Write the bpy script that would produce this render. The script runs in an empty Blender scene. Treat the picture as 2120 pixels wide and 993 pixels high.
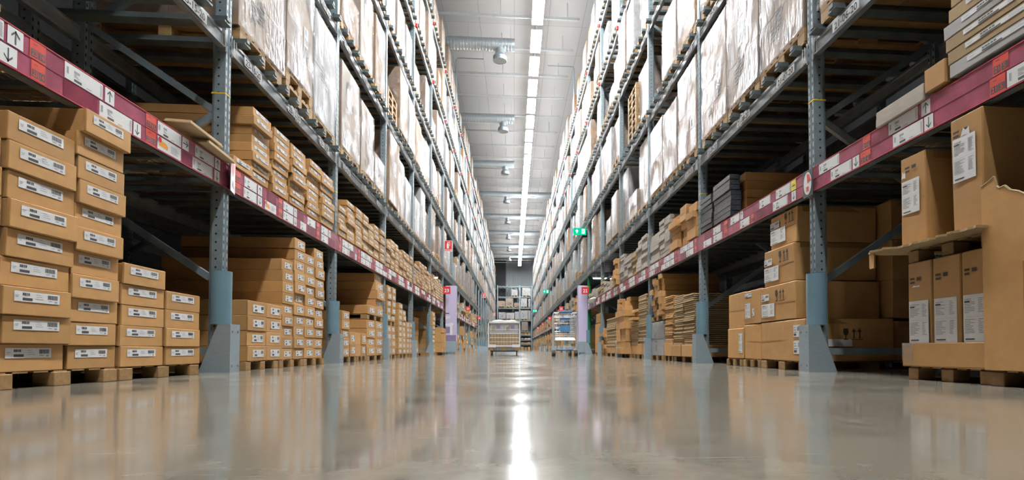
import bpy, bmesh, math, random
from mathutils import Vector, Matrix
random.seed(7)
SC = bpy.context.scene
COL = SC.collection

# ------------------------------------------------------------------ camera
IW, IH = 2120, 993
FPX, PX, PY = 1190.0, 1163.0, 687.0
VZX, VZY, ROLL = 1063.0, 721.5, 0.0025
CAMH = 0.18
def cam_axes():
    d = Vector(((VZX-PX)/FPX, (VZY-PY)/FPX, 1.0)).normalized()
    up = Vector((ROLL, -1.0, 0.0)); up -= d*up.dot(d); up.normalize()
    right = d.cross(up)
    return right, d, up          # images of world X, Y, Z in camera (x right, y down, z forward)
AX, AY, AZ = cam_axes()
cam_data = bpy.data.cameras.new('camera')
cam_data.sensor_fit = 'HORIZONTAL'; cam_data.sensor_width = 36.0
cam_data.lens = FPX/IW*36.0
cam_data.shift_x = (IW/2-PX)/IW
cam_data.shift_y = (PY-IH/2)/IW
cam_data.clip_start = 0.02; cam_data.clip_end = 300
cam = bpy.data.objects.new('camera', cam_data); COL.objects.link(cam)
R3 = Matrix(((AX.x, -AX.y, -AX.z), (AY.x, -AY.y, -AY.z), (AZ.x, -AZ.y, -AZ.z)))
cam.matrix_world = Matrix.Translation((0, 0, CAMH)) @ R3.to_4x4()
SC.camera = cam
def proj(x, y, z):
    z -= CAMH
    cx = AX.x*x+AY.x*y+AZ.x*z; cy = AX.y*x+AY.y*y+AZ.y*z; cz = AX.z*x+AY.z*y+AZ.z*z
    if cz < 0.05: return None
    return PX+FPX*cx/cz, PY+FPX*cy/cz
def screen_area(x0, x1, y0, y1, z0, z1, margin=70):
    """projected bounding box inside the frame (pixels squared); 0 when outside"""
    ps = [proj(x, y, z) for x in (x0, x1) for y in (y0, y1) for z in (z0, z1)]
    ps = [p for p in ps if p]
    if len(ps) < 4: return 0
    a0 = max(min(p[0] for p in ps), -margin); a1 = min(max(p[0] for p in ps), IW+margin)
    b0 = max(min(p[1] for p in ps), -margin); b1 = min(max(p[1] for p in ps), IH+margin)
    return max(0, a1-a0)*max(0, b1-b0)

# ------------------------------------------------------------------ light and exposure
LAMP_DOWN, LAMP_UP = 100.0, 2.5
world = bpy.data.worlds.new('world'); SC.world = world; world.use_nodes = True
world.node_tree.nodes['Background'].inputs[0].default_value = (0.5, 0.55, 0.6, 1)
world.node_tree.nodes['Background'].inputs[1].default_value = 0.05
SC.view_settings.view_transform = 'Standard'
SC.view_settings.look = 'None'
SC.view_settings.gamma = 1.0
SC.view_settings.use_curve_mapping = False
SC.view_settings.exposure = 0.62
SC.cycles.use_denoising = True
SC.cycles.max_bounces = 10
SC.cycles.diffuse_bounces = 1
SC.cycles.glossy_bounces = 5
SC.cycles.transparent_max_bounces = 24
SC.cycles.sample_clamp_indirect = 6.0

# ------------------------------------------------------------------ materials
def new_mat(name):
    m = bpy.data.materials.new(name); m.use_nodes = True
    nt = m.node_tree; b = nt.nodes['Principled BSDF']
    return m, nt, b
def P(b, col=None, rough=None, metal=None, spec=None):
    if col is not None: b.inputs['Base Color'].default_value = (*col, 1)
    if rough is not None: b.inputs['Roughness'].default_value = rough
    if metal is not None: b.inputs['Metallic'].default_value = metal
    if spec is not None: b.inputs['Specular IOR Level'].default_value = spec
def N(nt, typ, **kw):
    n = nt.nodes.new(typ)
    for k, v in kw.items():
        if k.startswith('i_'): n.inputs[k[2:].replace('_', ' ')].default_value = v
        else: setattr(n, k, v)
    return n
def L(nt, a, b): nt.links.new(a, b)
def ramp(nt, fac, stops):
    r = nt.nodes.new('ShaderNodeValToRGB')
    els = r.color_ramp.elements
    while len(els) < len(stops): els.new(0.5)
    for e, (p, c) in zip(els, stops):
        e.position = p; e.color = (*c, 1) if len(c) == 3 else c
    L(nt, fac, r.inputs[0]); return r
def plain(name, col, rough=0.5, metal=0.0, spec=0.5, var=0.12, scale=14, stretch=(1, 1, 1), rnd=0.0):
    """painted / plain surface with a little procedural mottling"""
    m, nt, b = new_mat(name); P(b, col, rough, metal, spec)
    tc = N(nt, 'ShaderNodeTexCoord'); mp = N(nt, 'ShaderNodeMapping')
    mp.inputs['Scale'].default_value = stretch
    L(nt, tc.outputs['Object'], mp.inputs[0])
    no = N(nt, 'ShaderNodeTexNoise', i_Scale=scale, i_Detail=5.0, i_Roughness=0.6)
    L(nt, mp.outputs[0], no.inputs['Vector'])
    d = [max(0, c*(1-var)) for c in col]; u = [min(1, c*(1+var)) for c in col]
    r = ramp(nt, no.outputs['Fac'], [(0.3, d), (0.7, u)])
    out = r.outputs[0]
    if rnd:
        oi = N(nt, 'ShaderNodeObjectInfo')
        mr = N(nt, 'ShaderNodeMapRange'); mr.inputs['To Min'].default_value = 1-rnd; mr.inputs['To Max'].default_value = 1+rnd
        L(nt, oi.outputs['Random'], mr.inputs[0])
        vm = N(nt, 'ShaderNodeVectorMath', operation='SCALE')
        L(nt, out, vm.inputs[0]); L(nt, mr.outputs[0], vm.inputs['Scale']); out = vm.outputs[0]
    L(nt, out, b.inputs['Base Color'])
    return m
def emit(name, col, strength):
    m = bpy.data.materials.new(name); m.use_nodes = True; nt = m.node_tree
    nt.nodes.remove(nt.nodes['Principled BSDF'])
    e = N(nt, 'ShaderNodeEmission'); e.inputs[0].default_value = (*col, 1); e.inputs[1].default_value = strength
    L(nt, e.outputs[0], nt.nodes['Material Output'].inputs[0]); return m

M = {}
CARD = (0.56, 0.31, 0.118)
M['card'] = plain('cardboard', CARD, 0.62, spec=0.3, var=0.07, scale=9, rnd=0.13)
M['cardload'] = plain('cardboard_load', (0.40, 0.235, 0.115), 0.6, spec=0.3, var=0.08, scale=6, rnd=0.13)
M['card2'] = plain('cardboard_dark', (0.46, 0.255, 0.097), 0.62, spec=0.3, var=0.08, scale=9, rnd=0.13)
M['cardpale'] = plain('cardboard_pale', (0.43, 0.30, 0.155), 0.65, spec=0.3, var=0.1, scale=9, rnd=0.12)
M['cardgrey'] = plain('cardboard_grey', (0.46, 0.41, 0.35), 0.6, spec=0.3, var=0.1, scale=9, rnd=0.12)
M['cardwhite'] = plain('carton_white', (0.47, 0.46, 0.45), 0.5, spec=0.4, var=0.06, scale=5, rnd=0.10)
M['cardpink'] = plain('carton_pinkish', (0.37, 0.25, 0.165), 0.5, spec=0.4, var=0.08, scale=5, rnd=0.12)
M['tape'] = plain('brown_tape', (0.36, 0.2, 0.07), 0.25, var=0.1)
M['paper'] = plain('paper_white', (0.82, 0.82, 0.82), 0.5, var=0.03)
M['ink'] = plain('ink_black', (0.07, 0.07, 0.08), 0.5, var=0.1)
M['inkgrey'] = plain('ink_grey', (0.35, 0.35, 0.37), 0.5, var=0.1)
M['inkbrown'] = plain('ink_brown', (0.045, 0.028, 0.016), 0.6, var=0.1)
M['wood'] = plain('pallet_wood', (0.42, 0.255, 0.11), 0.6, spec=0.3, var=0.22, scale=6, stretch=(1, 7, 7), rnd=0.15)
M['woodlow'] = plain('ledge_wood', (0.34, 0.20, 0.085), 0.65, spec=0.3, var=0.2, scale=6, stretch=(1, 7, 7), rnd=0.15)
M['plywood'] = plain('plywood', (0.66, 0.47, 0.28), 0.5, spec=0.4, var=0.12, scale=5, stretch=(1, 8, 1))
M['galv'] = plain('galvanised_steel', (0.33, 0.36, 0.375), 0.42, 0.7, var=0.16, scale=10)
M['bar'] = plain('bar_steel', (0.15, 0.18, 0.185), 0.45, 0.6, var=0.2, scale=9)
M['postplain'] = plain('rack_blue_grey', (0.23, 0.29, 0.325), 0.38, 0.25, var=0.1, scale=12)
M['green'] = plain('painted_green', (0.01, 0.20, 0.075), 0.4, var=0.1)
M['guard'] = plain('guard_steel', (0.36, 0.445, 0.50), 0.4, 0.3, var=0.07, scale=16, stretch=(1, 1, 5))
M['sleeve'] = plain('sleeve_plastic', (0.17, 0.285, 0.35), 0.38, 0.0, var=0.06, scale=7)
M['blue'] = plain('blue_plastic', (0.02, 0.14, 0.42), 0.35, var=0.1)
M['yellow'] = plain('yellow_tape', (0.85, 0.6, 0.02), 0.5, var=0.05)
M['pink'] = plain('strip_magenta', (0.40, 0.095, 0.15), 0.22, var=0.28, scale=7)
M['darkpink'] = plain('strip_maroon', (0.24, 0.03, 0.065), 0.22, var=0.3, scale=8)
M['edge_red'] = plain('strip_edge_red', (0.62, 0.06, 0.09), 0.35, var=0.1)
M['red'] = plain('sign_red', (0.75, 0.03, 0.03), 0.4, var=0.05)
M['redticket'] = plain('ticket_red', (0.78, 0.10, 0.075), 0.3, var=0.12)
M['yelticket'] = plain('ticket_yellow', (0.85, 0.75, 0.05), 0.35, var=0.05)
M['orange'] = plain('print_orange', (0.85, 0.36, 0.05), 0.4, var=0.1)
M['printblue'] = plain('print_blue', (0.12, 0.16, 0.45), 0.4, var=0.1)
M['white'] = plain('white_paint', (0.80, 0.80, 0.80), 0.4, var=0.03)
M['lavender'] = plain('lavender_board', (0.58, 0.52, 0.72), 0.5, var=0.03)
M['purple'] = plain('print_purple', (0.27, 0.21, 0.36), 0.5, var=0.08)
M['black'] = plain('black_rubber', (0.02, 0.02, 0.022), 0.5, var=0.2)
M['blackfilm'] = plain('black_panel', (0.045, 0.05, 0.058), 0.22, var=0.4, scale=20, stretch=(1, 1, 6))
M['chrome'] = plain('chrome_wire', (0.62, 0.66, 0.68), 0.25, 0.9, var=0.05)
M['wire'] = plain('wire_plated', (0.66, 0.70, 0.72), 0.3, 0.35, var=0.04)
M['palebl'] = plain('plaque_blue', (0.10, 0.26, 0.50), 0.4, var=0.08)
M['duct'] = plain('duct_galvanised', (0.50, 0.56, 0.60), 0.35, 0.75, var=0.15, scale=5, stretch=(9, 1, 1))
M['joist'] = plain('joist_grey', (0.42, 0.44, 0.44), 0.6, 0.1, var=0.08)
M['housing'] = plain('lamp_housing', (0.75, 0.75, 0.75), 0.5, var=0.03)
M['darkwall'] = plain('wall_dark', (0.03, 0.031, 0.033), 0.8, var=0.15, scale=0.6)  # near-black colour stands in for the shadowed depth behind the racks
M['exitgreen'] = emit('exit_sign_green', (0.0, 0.62, 0.33), 0.75)
M['exitwhite'] = emit('exit_sign_white', (0.9, 1.0, 0.95), 1.1)
M['lamp'] = emit('lamp_diffuser', (0.965, 0.99, 1.0), LAMP_DOWN)
M['lampup'] = emit('lamp_uplight', (0.98, 0.99, 1.0), LAMP_UP)
M['tube'] = emit('fluorescent_tube', (1.0, 0.86, 1.0), 14.0)

def post_mat():
    m, nt, b = new_mat('rack_post_perforated'); P(b, (0.3, 0.38, 0.42), 0.38, 0.25)
    tc = N(nt, 'ShaderNodeTexCoord'); ge = N(nt, 'ShaderNodeNewGeometry')
    sx = N(nt, 'ShaderNodeSeparateXYZ'); L(nt, tc.outputs['Object'], sx.inputs[0])
    sn = N(nt, 'ShaderNodeSeparateXYZ'); L(nt, ge.outputs['Normal'], sn.inputs[0])
    def mth(op, a, bb=None, c=None):
        n = N(nt, 'ShaderNodeMath', operation=op)
        for i, v in enumerate((a, bb, c)):
            if v is None: continue
            if isinstance(v, (int, float)): n.inputs[i].default_value = v
            else: L(nt, v, n.inputs[i])
        return n.outputs[0]
    nx = mth('ABSOLUTE', sn.outputs[0]); isx = mth('GREATER_THAN', nx, 0.6)
    ax = mth('SUBTRACT', mth('ABSOLUTE', sx.outputs[0]), 0.05)     # distance from the middle of the near face
    ay = mth('SUBTRACT', mth('ABSOLUTE', sx.outputs[1]), 0.026)    # two columns on the aisle face
    lat = mth('ADD', mth('MULTIPLY', ax, mth('SUBTRACT', 1.0, isx)), mth('MULTIPLY', ay, isx))
    zz = mth('SUBTRACT', mth('MODULO', sx.outputs[2], 0.064), 0.032)
    zs = mth('MULTIPLY', zz, mth('SUBTRACT', 1.0, mth('MULTIPLY', isx, 0.5)))
    d = mth('SQRT', mth('ADD', mth('MULTIPLY', lat, lat), mth('MULTIPLY', zs, zs)))
    hole = mth('LESS_THAN', d, 0.0078)
    no = N(nt, 'ShaderNodeTexNoise', i_Scale=16.0, i_Detail=4.0); L(nt, tc.outputs['Object'], no.inputs['Vector'])
    r = ramp(nt, no.outputs['Fac'], [(0.3, (0.225, 0.285, 0.315)), (0.7, (0.29, 0.355, 0.385))])
    mx = N(nt, 'ShaderNodeMix', data_type='RGBA')
    L(nt, hole, mx.inputs[0]); L(nt, r.outputs[0], mx.inputs[6]); mx.inputs[7].default_value = (0.006, 0.007, 0.008, 1)
    L(nt, mx.outputs[2], b.inputs['Base Color'])
    L(nt, mth('MULTIPLY', mth('SUBTRACT', 1.0, hole), 0.25), b.inputs['Metallic'])
    return m
M['post'] = post_mat()

def film_mat(name='stretch_film', haze=0.16, glossmul=0.95):
    m = bpy.data.materials.new(name); m.use_nodes = True; nt = m.node_tree
    nt.nodes.remove(nt.nodes['Principled BSDF'])
    tc = N(nt, 'ShaderNodeTexCoord'); oi = N(nt, 'ShaderNodeObjectInfo')
    off = N(nt, 'ShaderNodeVectorMath', operation='SCALE'); off.inputs['Scale'].default_value = 37.0
    cmb = N(nt, 'ShaderNodeCombineXYZ')
    for i in range(3): L(nt, oi.outputs['Random'], cmb.inputs[i])
    L(nt, cmb.outputs[0], off.inputs[0])
    add = N(nt, 'ShaderNodeVectorMath', operation='ADD'); L(nt, tc.outputs['Object'], add.inputs[0]); L(nt, off.outputs[0], add.inputs[1])
    mp = N(nt, 'ShaderNodeMapping'); mp.inputs['Scale'].default_value = (2.2, 5.0, 2.2); mp.inputs['Rotation'].default_value = (0.5, 0.2, 0.3)
    L(nt, add.outputs[0], mp.inputs[0])
    n1 = N(nt, 'ShaderNodeTexNoise', i_Scale=1.7, i_Detail=4.0, i_Roughness=0.55, i_Distortion=1.6); L(nt, mp.outputs[0], n1.inputs['Vector'])
    n2 = N(nt, 'ShaderNodeTexVoronoi', feature='DISTANCE_TO_EDGE', i_Scale=4.0); L(nt, mp.outputs[0], n2.inputs['Vector'])
    hsum = N(nt, 'ShaderNodeMath', operation='ADD'); L(nt, n1.outputs['Fac'], hsum.inputs[0])
    hm = N(nt, 'ShaderNodeMath', operation='MULTIPLY'); L(nt, n2.outputs['Distance'], hm.inputs[0]); hm.inputs[1].default_value = 0.5
    L(nt, hm.outputs[0], hsum.inputs[1])
    bp = N(nt, 'ShaderNodeBump', i_Strength=0.75, i_Distance=0.06); L(nt, hsum.outputs[0], bp.inputs['Height'])
    gl = N(nt, 'ShaderNodeBsdfGlossy', i_Roughness=0.26); gl.inputs['Color'].default_value = (0.95, 0.95, 0.96, 1); L(nt, bp.outputs[0], gl.inputs['Normal'])
    df = N(nt, 'ShaderNodeBsdfDiffuse'); df.inputs['Color'].default_value = (0.66, 0.67, 0.69, 1); L(nt, bp.outputs[0], df.inputs['Normal'])
    tr = N(nt, 'ShaderNodeBsdfTransparent')
    fr = N(nt, 'ShaderNodeFresnel', i_IOR=1.9); L(nt, bp.outputs[0], fr.inputs['Normal'])
    fm = N(nt, 'ShaderNodeMath', operation='MULTIPLY', use_clamp=True); L(nt, fr.outputs[0], fm.inputs[0]); 
    n3 = N(nt, 'ShaderNodeTexNoise', i_Scale=2.1, i_Detail=3.0, i_Roughness=0.5, i_Distortion=0.8); L(nt, add.outputs[0], n3.inputs['Vector'])
    pm = N(nt, 'ShaderNodeMapRange'); pm.inputs['From Min'].default_value = 0.38; pm.inputs['From Max'].default_value = 0.66
    pm.inputs['To Min'].default_value = 0.08*glossmul; pm.inputs['To Max'].default_value = glossmul
    L(nt, n3.outputs['Fac'], pm.inputs[0]); L(nt, pm.outputs[0], fm.inputs[1])
    hz = N(nt, 'ShaderNodeMapRange'); hz.inputs['From Min'].default_value = 0.35; hz.inputs['From Max'].default_value = 0.75
    hz.inputs['To Min'].default_value = haze*0.15; hz.inputs['To Max'].default_value = haze*2.4; L(nt, n1.outputs['Fac'], hz.inputs[0])
    m1 = N(nt, 'ShaderNodeMixShader'); L(nt, hz.outputs[0], m1.inputs[0]); L(nt, tr.outputs[0], m1.inputs[1]); L(nt, df.outputs[0], m1.inputs[2])
    m2 = N(nt, 'ShaderNodeMixShader'); L(nt, fm.outputs[0], m2.inputs[0]); L(nt, m1.outputs[0], m2.inputs[1]); L(nt, gl.outputs[0], m2.inputs[2])
    L(nt, m2.outputs[0], nt.nodes['Material Output'].inputs[0])
    return m
M['film'] = film_mat('stretch_film', 0.13, 0.75)
M['filmclear'] = film_mat('clear_film', 0.10, 0.8)

def floor_mat():
    m, nt, b = new_mat('polished_concrete')
    tc = N(nt, 'ShaderNodeTexCoord')
    n1 = N(nt, 'ShaderNodeTexNoise', i_Scale=0.55, i_Detail=6.0, i_Roughness=0.6); L(nt, tc.outputs['Object'], n1.inputs['Vector'])
    n2 = N(nt, 'ShaderNodeTexNoise', i_Scale=9.0, i_Detail=6.0, i_Roughness=0.7); L(nt, tc.outputs['Object'], n2.inputs['Vector'])
    r1 = ramp(nt, n1.outputs['Fac'], [(0.3, (0.215, 0.19, 0.15)), (0.7, (0.295, 0.265, 0.213))])
    r2 = ramp(nt, n2.outputs['Fac'], [(0.3, (0.78, 0.78, 0.78)), (0.7, (1.16, 1.16, 1.16))])
    mx = N(nt, 'ShaderNodeMix', data_type='RGBA', blend_type='MULTIPLY'); mx.inputs[0].default_value = 1
    L(nt, r1.outputs[0], mx.inputs[6]); L(nt, r2.outputs[0], mx.inputs[7])
    # pale scuffs and fine scratches: stretched noise, thresholded
    col = mx.outputs[2]
    for rot, sc, th, amt in ((1.25, (1.0, 34, 1), 0.66, 0.55), (1.9, (1.3, 46, 1), 0.67, 0.5), (0.8, (0.8, 30, 1), 0.67, 0.45), (0.0, (30, 30, 1), 0.70, 0.5)):
        mp = N(nt, 'ShaderNodeMapping'); mp.inputs['Rotation'].default_value = (0, 0, rot); mp.inputs['Scale'].default_value = sc
        L(nt, tc.outputs['Object'], mp.inputs[0])
        ns = N(nt, 'ShaderNodeTexNoise', i_Scale=2.2, i_Detail=7.0, i_Roughness=0.62); L(nt, mp.outputs[0], ns.inputs['Vector'])
        rr = ramp(nt, ns.outputs['Fac'], [(th, (0, 0, 0)), (th+0.05, (amt, amt, amt))])
        mm = N(nt, 'ShaderNodeMix', data_type='RGBA'); L(nt, rr.outputs[0], mm.inputs[0]); L(nt, col, mm.inputs[6]); mm.inputs[7].default_value = (0.62, 0.59, 0.54, 1)
        col = mm.outputs[2]
    # saw-cut joints every few metres across the aisle
    sx = N(nt, 'ShaderNodeSeparateXYZ'); L(nt, tc.outputs['Object'], sx.inputs[0])
    mo = N(nt, 'ShaderNodeMath', operation='PINGPONG'); L(nt, sx.outputs[1], mo.inputs[0]); mo.inputs[1].default_value = 2.25
    lt = N(nt, 'ShaderNodeMath', operation='LESS_THAN'); L(nt, mo.outputs[0], lt.inputs[0]); lt.inputs[1].default_value = 0.004
    mj = N(nt, 'ShaderNodeMix', data_type='RGBA'); L(nt, lt.outputs[0], mj.inputs[0]); L(nt, col, mj.inputs[6]); mj.inputs[7].default_value = (0.45, 0.41, 0.35, 1)
    L(nt, mj.outputs[2], b.inputs['Base Color'])
    n3 = N(nt, 'ShaderNodeTexNoise', i_Scale=2.2, i_Detail=5.0); L(nt, tc.outputs['Object'], n3.inputs['Vector'])
    mr = N(nt, 'ShaderNodeMapRange'); mr.inputs['From Min'].default_value = 0.3; mr.inputs['From Max'].default_value = 0.7
    mr.inputs['To Min'].default_value = 0.065; mr.inputs['To Max'].default_value = 0.16
    L(nt, n3.outputs['Fac'], mr.inputs[0]); L(nt, mr.outputs[0], b.inputs['Roughness'])
    b.inputs['Specular IOR Level'].default_value = 0.75
    n4 = N(nt, 'ShaderNodeTexNoise', i_Scale=1.1, i_Detail=3.0); L(nt, tc.outputs['Object'], n4.inputs['Vector'])
    bp = N(nt, 'ShaderNodeBump', i_Strength=0.03, i_Distance=0.05); L(nt, n4.outputs['Fac'], bp.inputs['Height']); L(nt, bp.outputs[0], b.inputs['Normal'])
    return m
M['floor'] = floor_mat()

def ceiling_mat():
    m, nt, b = new_mat('ceiling_panels'); P(b, (0.5, 0.5, 0.49), 0.7)
    tc = N(nt, 'ShaderNodeTexCoord')
    br = N(nt, 'ShaderNodeTexBrick', i_Scale=1.0, i_Mortar_Size=0.012); br.offset = 0.0
    br.inputs['Brick Width'].default_value = 1.2; br.inputs['Row Height'].default_value = 2.0
    br.inputs['Color1'].default_value = (0.46, 0.455, 0.45, 1); br.inputs['Color2'].default_value = (0.41, 0.405, 0.40, 1); br.inputs['Mortar'].default_value = (0.3, 0.3, 0.3, 1)
    L(nt, tc.outputs['Object'], br.inputs['Vector']); L(nt, br.outputs['Color'], b.inputs['Base Color'])
    return m
M['ceiling'] = ceiling_mat()
def corrugated_mat():
    m, nt, b = new_mat('corrugated_wall'); P(b, (0.25, 0.275, 0.29), 0.5, 0.2)
    tc = N(nt, 'ShaderNodeTexCoord'); wv = N(nt, 'ShaderNodeTexWave', i_Scale=1.6, bands_direction='X')
    L(nt, tc.outputs['Object'], wv.inputs['Vector'])
    bp = N(nt, 'ShaderNodeBump', i_Strength=0.8, i_Distance=0.04); L(nt, wv.outputs['Fac'], bp.inputs['Height']); L(nt, bp.outputs[0], b.inputs['Normal'])
    return m
M['corr'] = corrugated_mat()

# ------------------------------------------------------------------ mesh helpers
class MB:
    def __init__(s): s.v = []; s.f = []; s.m = []
    def quad(s, a, b, c, d, m=0):
        i = len(s.v); s.v += [tuple(a), tuple(b), tuple(c), tuple(d)]; s.f.append((i, i+1, i+2, i+3)); s.m.append(m)
    def box(s, x0, x1, y0, y1, z0, z1, m=0, jit=0.0):
        if x0 > x1: x0, x1 = x1, x0
        i = len(s.v)
        c = [(x, y, z) for z in (z0, z1) for y in (y0, y1) for x in (x0, x1)]
        if jit: c = [tuple(a+random.uniform(-jit, jit) for a in p) for p in c]
        s.v += c
        for f in ((0, 2, 3, 1), (4, 5, 7, 6), (0, 1, 5, 4), (2, 6, 7, 3), (0, 4, 6, 2), (1, 3, 7, 5)):
            s.f.append(tuple(i+k for k in f)); s.m.append(m)
        return s
    def cbox(s, x0, x1, y0, y1, z0, z1, r, m=0, jit=0.0, rnd=None):
        """box with chamfered edges"""
        if x0 > x1: x0, x1 = x1, x0
        rnd = rnd or random
        bm = bmesh.new()
        vs = {}
        def cj(p): return tuple(a+rnd.uniform(-jit, jit) for a in p) if jit else p
        vv = [bm.verts.new(cj((x, y, z))) for z in (z0, z1) for y in (y0, y1) for x in (x0, x1)]
        for f in ((0, 2, 3, 1), (4, 5, 7, 6), (0, 1, 5, 4), (2, 6, 7, 3), (0, 4, 6, 2), (1, 3, 7, 5)):
            bm.faces.new([vv[k] for k in f])
        bmesh.ops.bevel(bm, geom=list(bm.edges), offset=r, segments=1, affect='EDGES', profile=0.5)
        s.bm(bm, m); bm.free(); return s
    def bm(s, bm, m=0):
        bm.verts.index_update(); i = len(s.v)
        s.v += [tuple(v.co) for v in bm.verts]
        for f in bm.faces: s.f.append(tuple(i+v.index for v in f.verts)); s.m.append(m)
    def prism(s, pts, axis, a0, a1, m=0):
        """polygon pts (2-D) extruded along axis 0/1/2; the 2-D axes are the other two in order"""
        i = len(s.v); n = len(pts)
        def mk(p, a):
            return (a, p[0], p[1]) if axis == 0 else ((p[0], a, p[1]) if axis == 1 else (p[0], p[1], a))
        s.v += [mk(p, a0) for p in pts]+[mk(p, a1) for p in pts]
        area = sum(pts[k][0]*pts[(k+1) % n][1]-pts[(k+1) % n][0]*pts[k][1] for k in range(n))
        fl = (area > 0) != (axis == 1)
        def F(t): s.f.append(tuple(t) if fl else tuple(reversed(t))); s.m.append(m)
        F([i+k for k in reversed(range(n))]); F([i+n+k for k in range(n)])
        for k in range(n):
            k2 = (k+1) % n; F([i+k, i+k2, i+n+k2, i+n+k])
        return s
    def cyl(s, p0, p1, r, n=10, m=0, r2=None, cap=True):
        p0 = Vector(p0); p1 = Vector(p1); d = (p1-p0).normalized()
        a = d.orthogonal().normalized(); b = d.cross(a); r2 = r if r2 is None else r2
        i = len(s.v)
        for p, rr in ((p0, r), (p1, r2)):
            for k in range(n):
                t = 2*math.pi*k/n; s.v.append(tuple(p+a*math.cos(t)*rr+b*math.sin(t)*rr))
        for k in range(n):
            k2 = (k+1) % n; s.f.append((i+k, i+k2, i+n+k2, i+n+k)); s.m.append(m)
        if cap:
            s.f.append(tuple(i+k for k in reversed(range(n)))); s.m.append(m)
            s.f.append(tuple(i+n+k for k in range(n))); s.m.append(m)
        return s
    def path(s, pts, r, n=8, m=0):
        for a, b in zip(pts, pts[1:]): s.cyl(a, b, r, n, m)
        return s
    def torus(s, c, axis, R, r, n=20, k=8, m=0):
        c = Vector(c); d = Vector(axis).normalized(); a = d.orthogonal().normalized(); b = d.cross(a); i = len(s.v)
        for p in range(n):
            t = 2*math.pi*p/n; e = a*math.cos(t)+b*math.sin(t)
            for q in range(k):
                w = 2*math.pi*q/k; s.v.append(tuple(c+e*(R+r*math.cos(w))+d*r*math.sin(w)))
        for p in range(n):
            for q in range(k):
                s.f.append((i+p*k+q, i+((p+1) % n)*k+q, i+((p+1) % n)*k+(q+1) % k, i+p*k+(q+1) % k)); s.m.append(m)
        return s
    # flat marks on a face: origin O, right R, up U
    def rect(s, fr, a0, a1, b0, b1, m=0, lift=0.0):
        O, R_, U_ = fr; nn = R_.cross(U_)*lift
        s.quad(O+R_*a0+U_*b0+nn, O+R_*a1+U_*b0+nn, O+R_*a1+U_*b1+nn, O+R_*a0+U_*b1+nn, m)
    def poly(s, fr, pts, m=0, lift=0.0):
        O, R_, U_ = fr; nn = R_.cross(U_)*lift; i = len(s.v)
        s.v += [tuple(O+R_*a+U_*b+nn) for a, b in pts]
        s.f.append(tuple(range(i, i+len(pts)))); s.m.append(m)
    def text(s, fr, txt, a, b, size, m=0, lift=0.0, fit=None):
        vs, fs, w = text_geo(txt); O, R_, U_ = fr; nn = R_.cross(U_)*lift; i = len(s.v)
        k = size; kx = size if fit is None else fit/w
        s.v += [tuple(O+R_*(a+(x-w/2)*kx)+U_*(b+(y-0.35)*k)+nn) for x, y in vs]
        for f in fs: s.f.append(tuple(i+q for q in f)); s.m.append(m)
    def build(s, name):
        me = bpy.data.meshes.new(name); me.from_pydata(s.v, [], s.f); me.update()
        return me
_tg = {}
def text_geo(t):
    if t not in _tg:
        c = bpy.data.curves.new('txt', 'FONT'); c.body = t; c.offset = 0.022; c.resolution_u = 3
        o = bpy.data.objects.new('txt', c); COL.objects.link(o)
        dg = bpy.context.evaluated_depsgraph_get(); dg.update()
        me = bpy.data.meshes.new_from_object(o.evaluated_get(dg))
        vs = [(v.co.x, v.co.y) for v in me.vertices]; fs = [tuple(p.vertices) for p in me.polygons]
        x0 = min(v[0] for v in vs); w = max(v[0] for v in vs)-x0
        vs = [(x-x0, y) for x, y in vs]
        COL.objects.unlink(o); bpy.data.objects.remove(o); bpy.data.meshes.remove(me); bpy.data.curves.remove(c)
        _tg[t] = (vs, fs, w)
    return _tg[t]
def finish(mb, name, mats):
    me = mb.build(name)
    for k in (mats if isinstance(mats, (list, tuple)) else [mats]): me.materials.append(M[k])
    me.polygons.foreach_set('material_index', mb.m)
    return me
def smooth(me, ang=0.6):
    me.polygons.foreach_set('use_smooth', [True]*len(me.polygons))
    try: me.set_sharp_from_angle(angle=ang)
    except Exception: pass
    return me
def obj(name, me, parent=None, loc=None, rz=0.0):
    o = bpy.data.objects.new(name, me); COL.objects.link(o)
    if parent is not None: o.parent = parent
    if loc is not None: o.location = loc
    if rz: o.rotation_euler = (0, 0, rz)
    return o
def rown(t): return t.replace('row 23', 'row twenty-three').replace('row 21', 'row twenty-one')
def tag(o, label=None, cat=None, group=None, kind=None):
    if label: o['label'] = rown(label)
    if cat: o['category'] = cat
    if group: o['group'] = group
    if kind: o['kind'] = kind
    return o
def thing(name, label, cat, loc=(0, 0, 0), rz=0, group=None):
    o = bpy.data.objects.new(name, None); COL.objects.link(o); o.location = loc; o.rotation_euler = (0, 0, rz)
    o.empty_display_size = 0.1
    return tag(o, label, cat, group, 'thing')
def struct(name, mb, mats, label=None, cat=None, loc=None):
    o = obj(name, finish(mb, name, mats), None, loc); o['kind'] = 'structure'
    if label: tag(o, label, cat)
    return o
def copy_tree(o, parent=None):
    c = o.copy(); COL.objects.link(c)
    if parent is not None: c.parent = parent
    for ch in list(o.children): copy_tree(ch, c)
    return c
ORD = ('first second third fourth fifth sixth seventh eighth ninth tenth eleventh twelfth thirteenth fourteenth fifteenth sixteenth '
       'seventeenth eighteenth nineteenth twentieth twenty-first twenty-second twenty-third twenty-fourth twenty-fifth twenty-sixth twenty-seventh twenty-eighth').split()
X3, Y3, Z3 = Vector((1, 0, 0)), Vector((0, 1, 0)), Vector((0, 0, 1))

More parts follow.
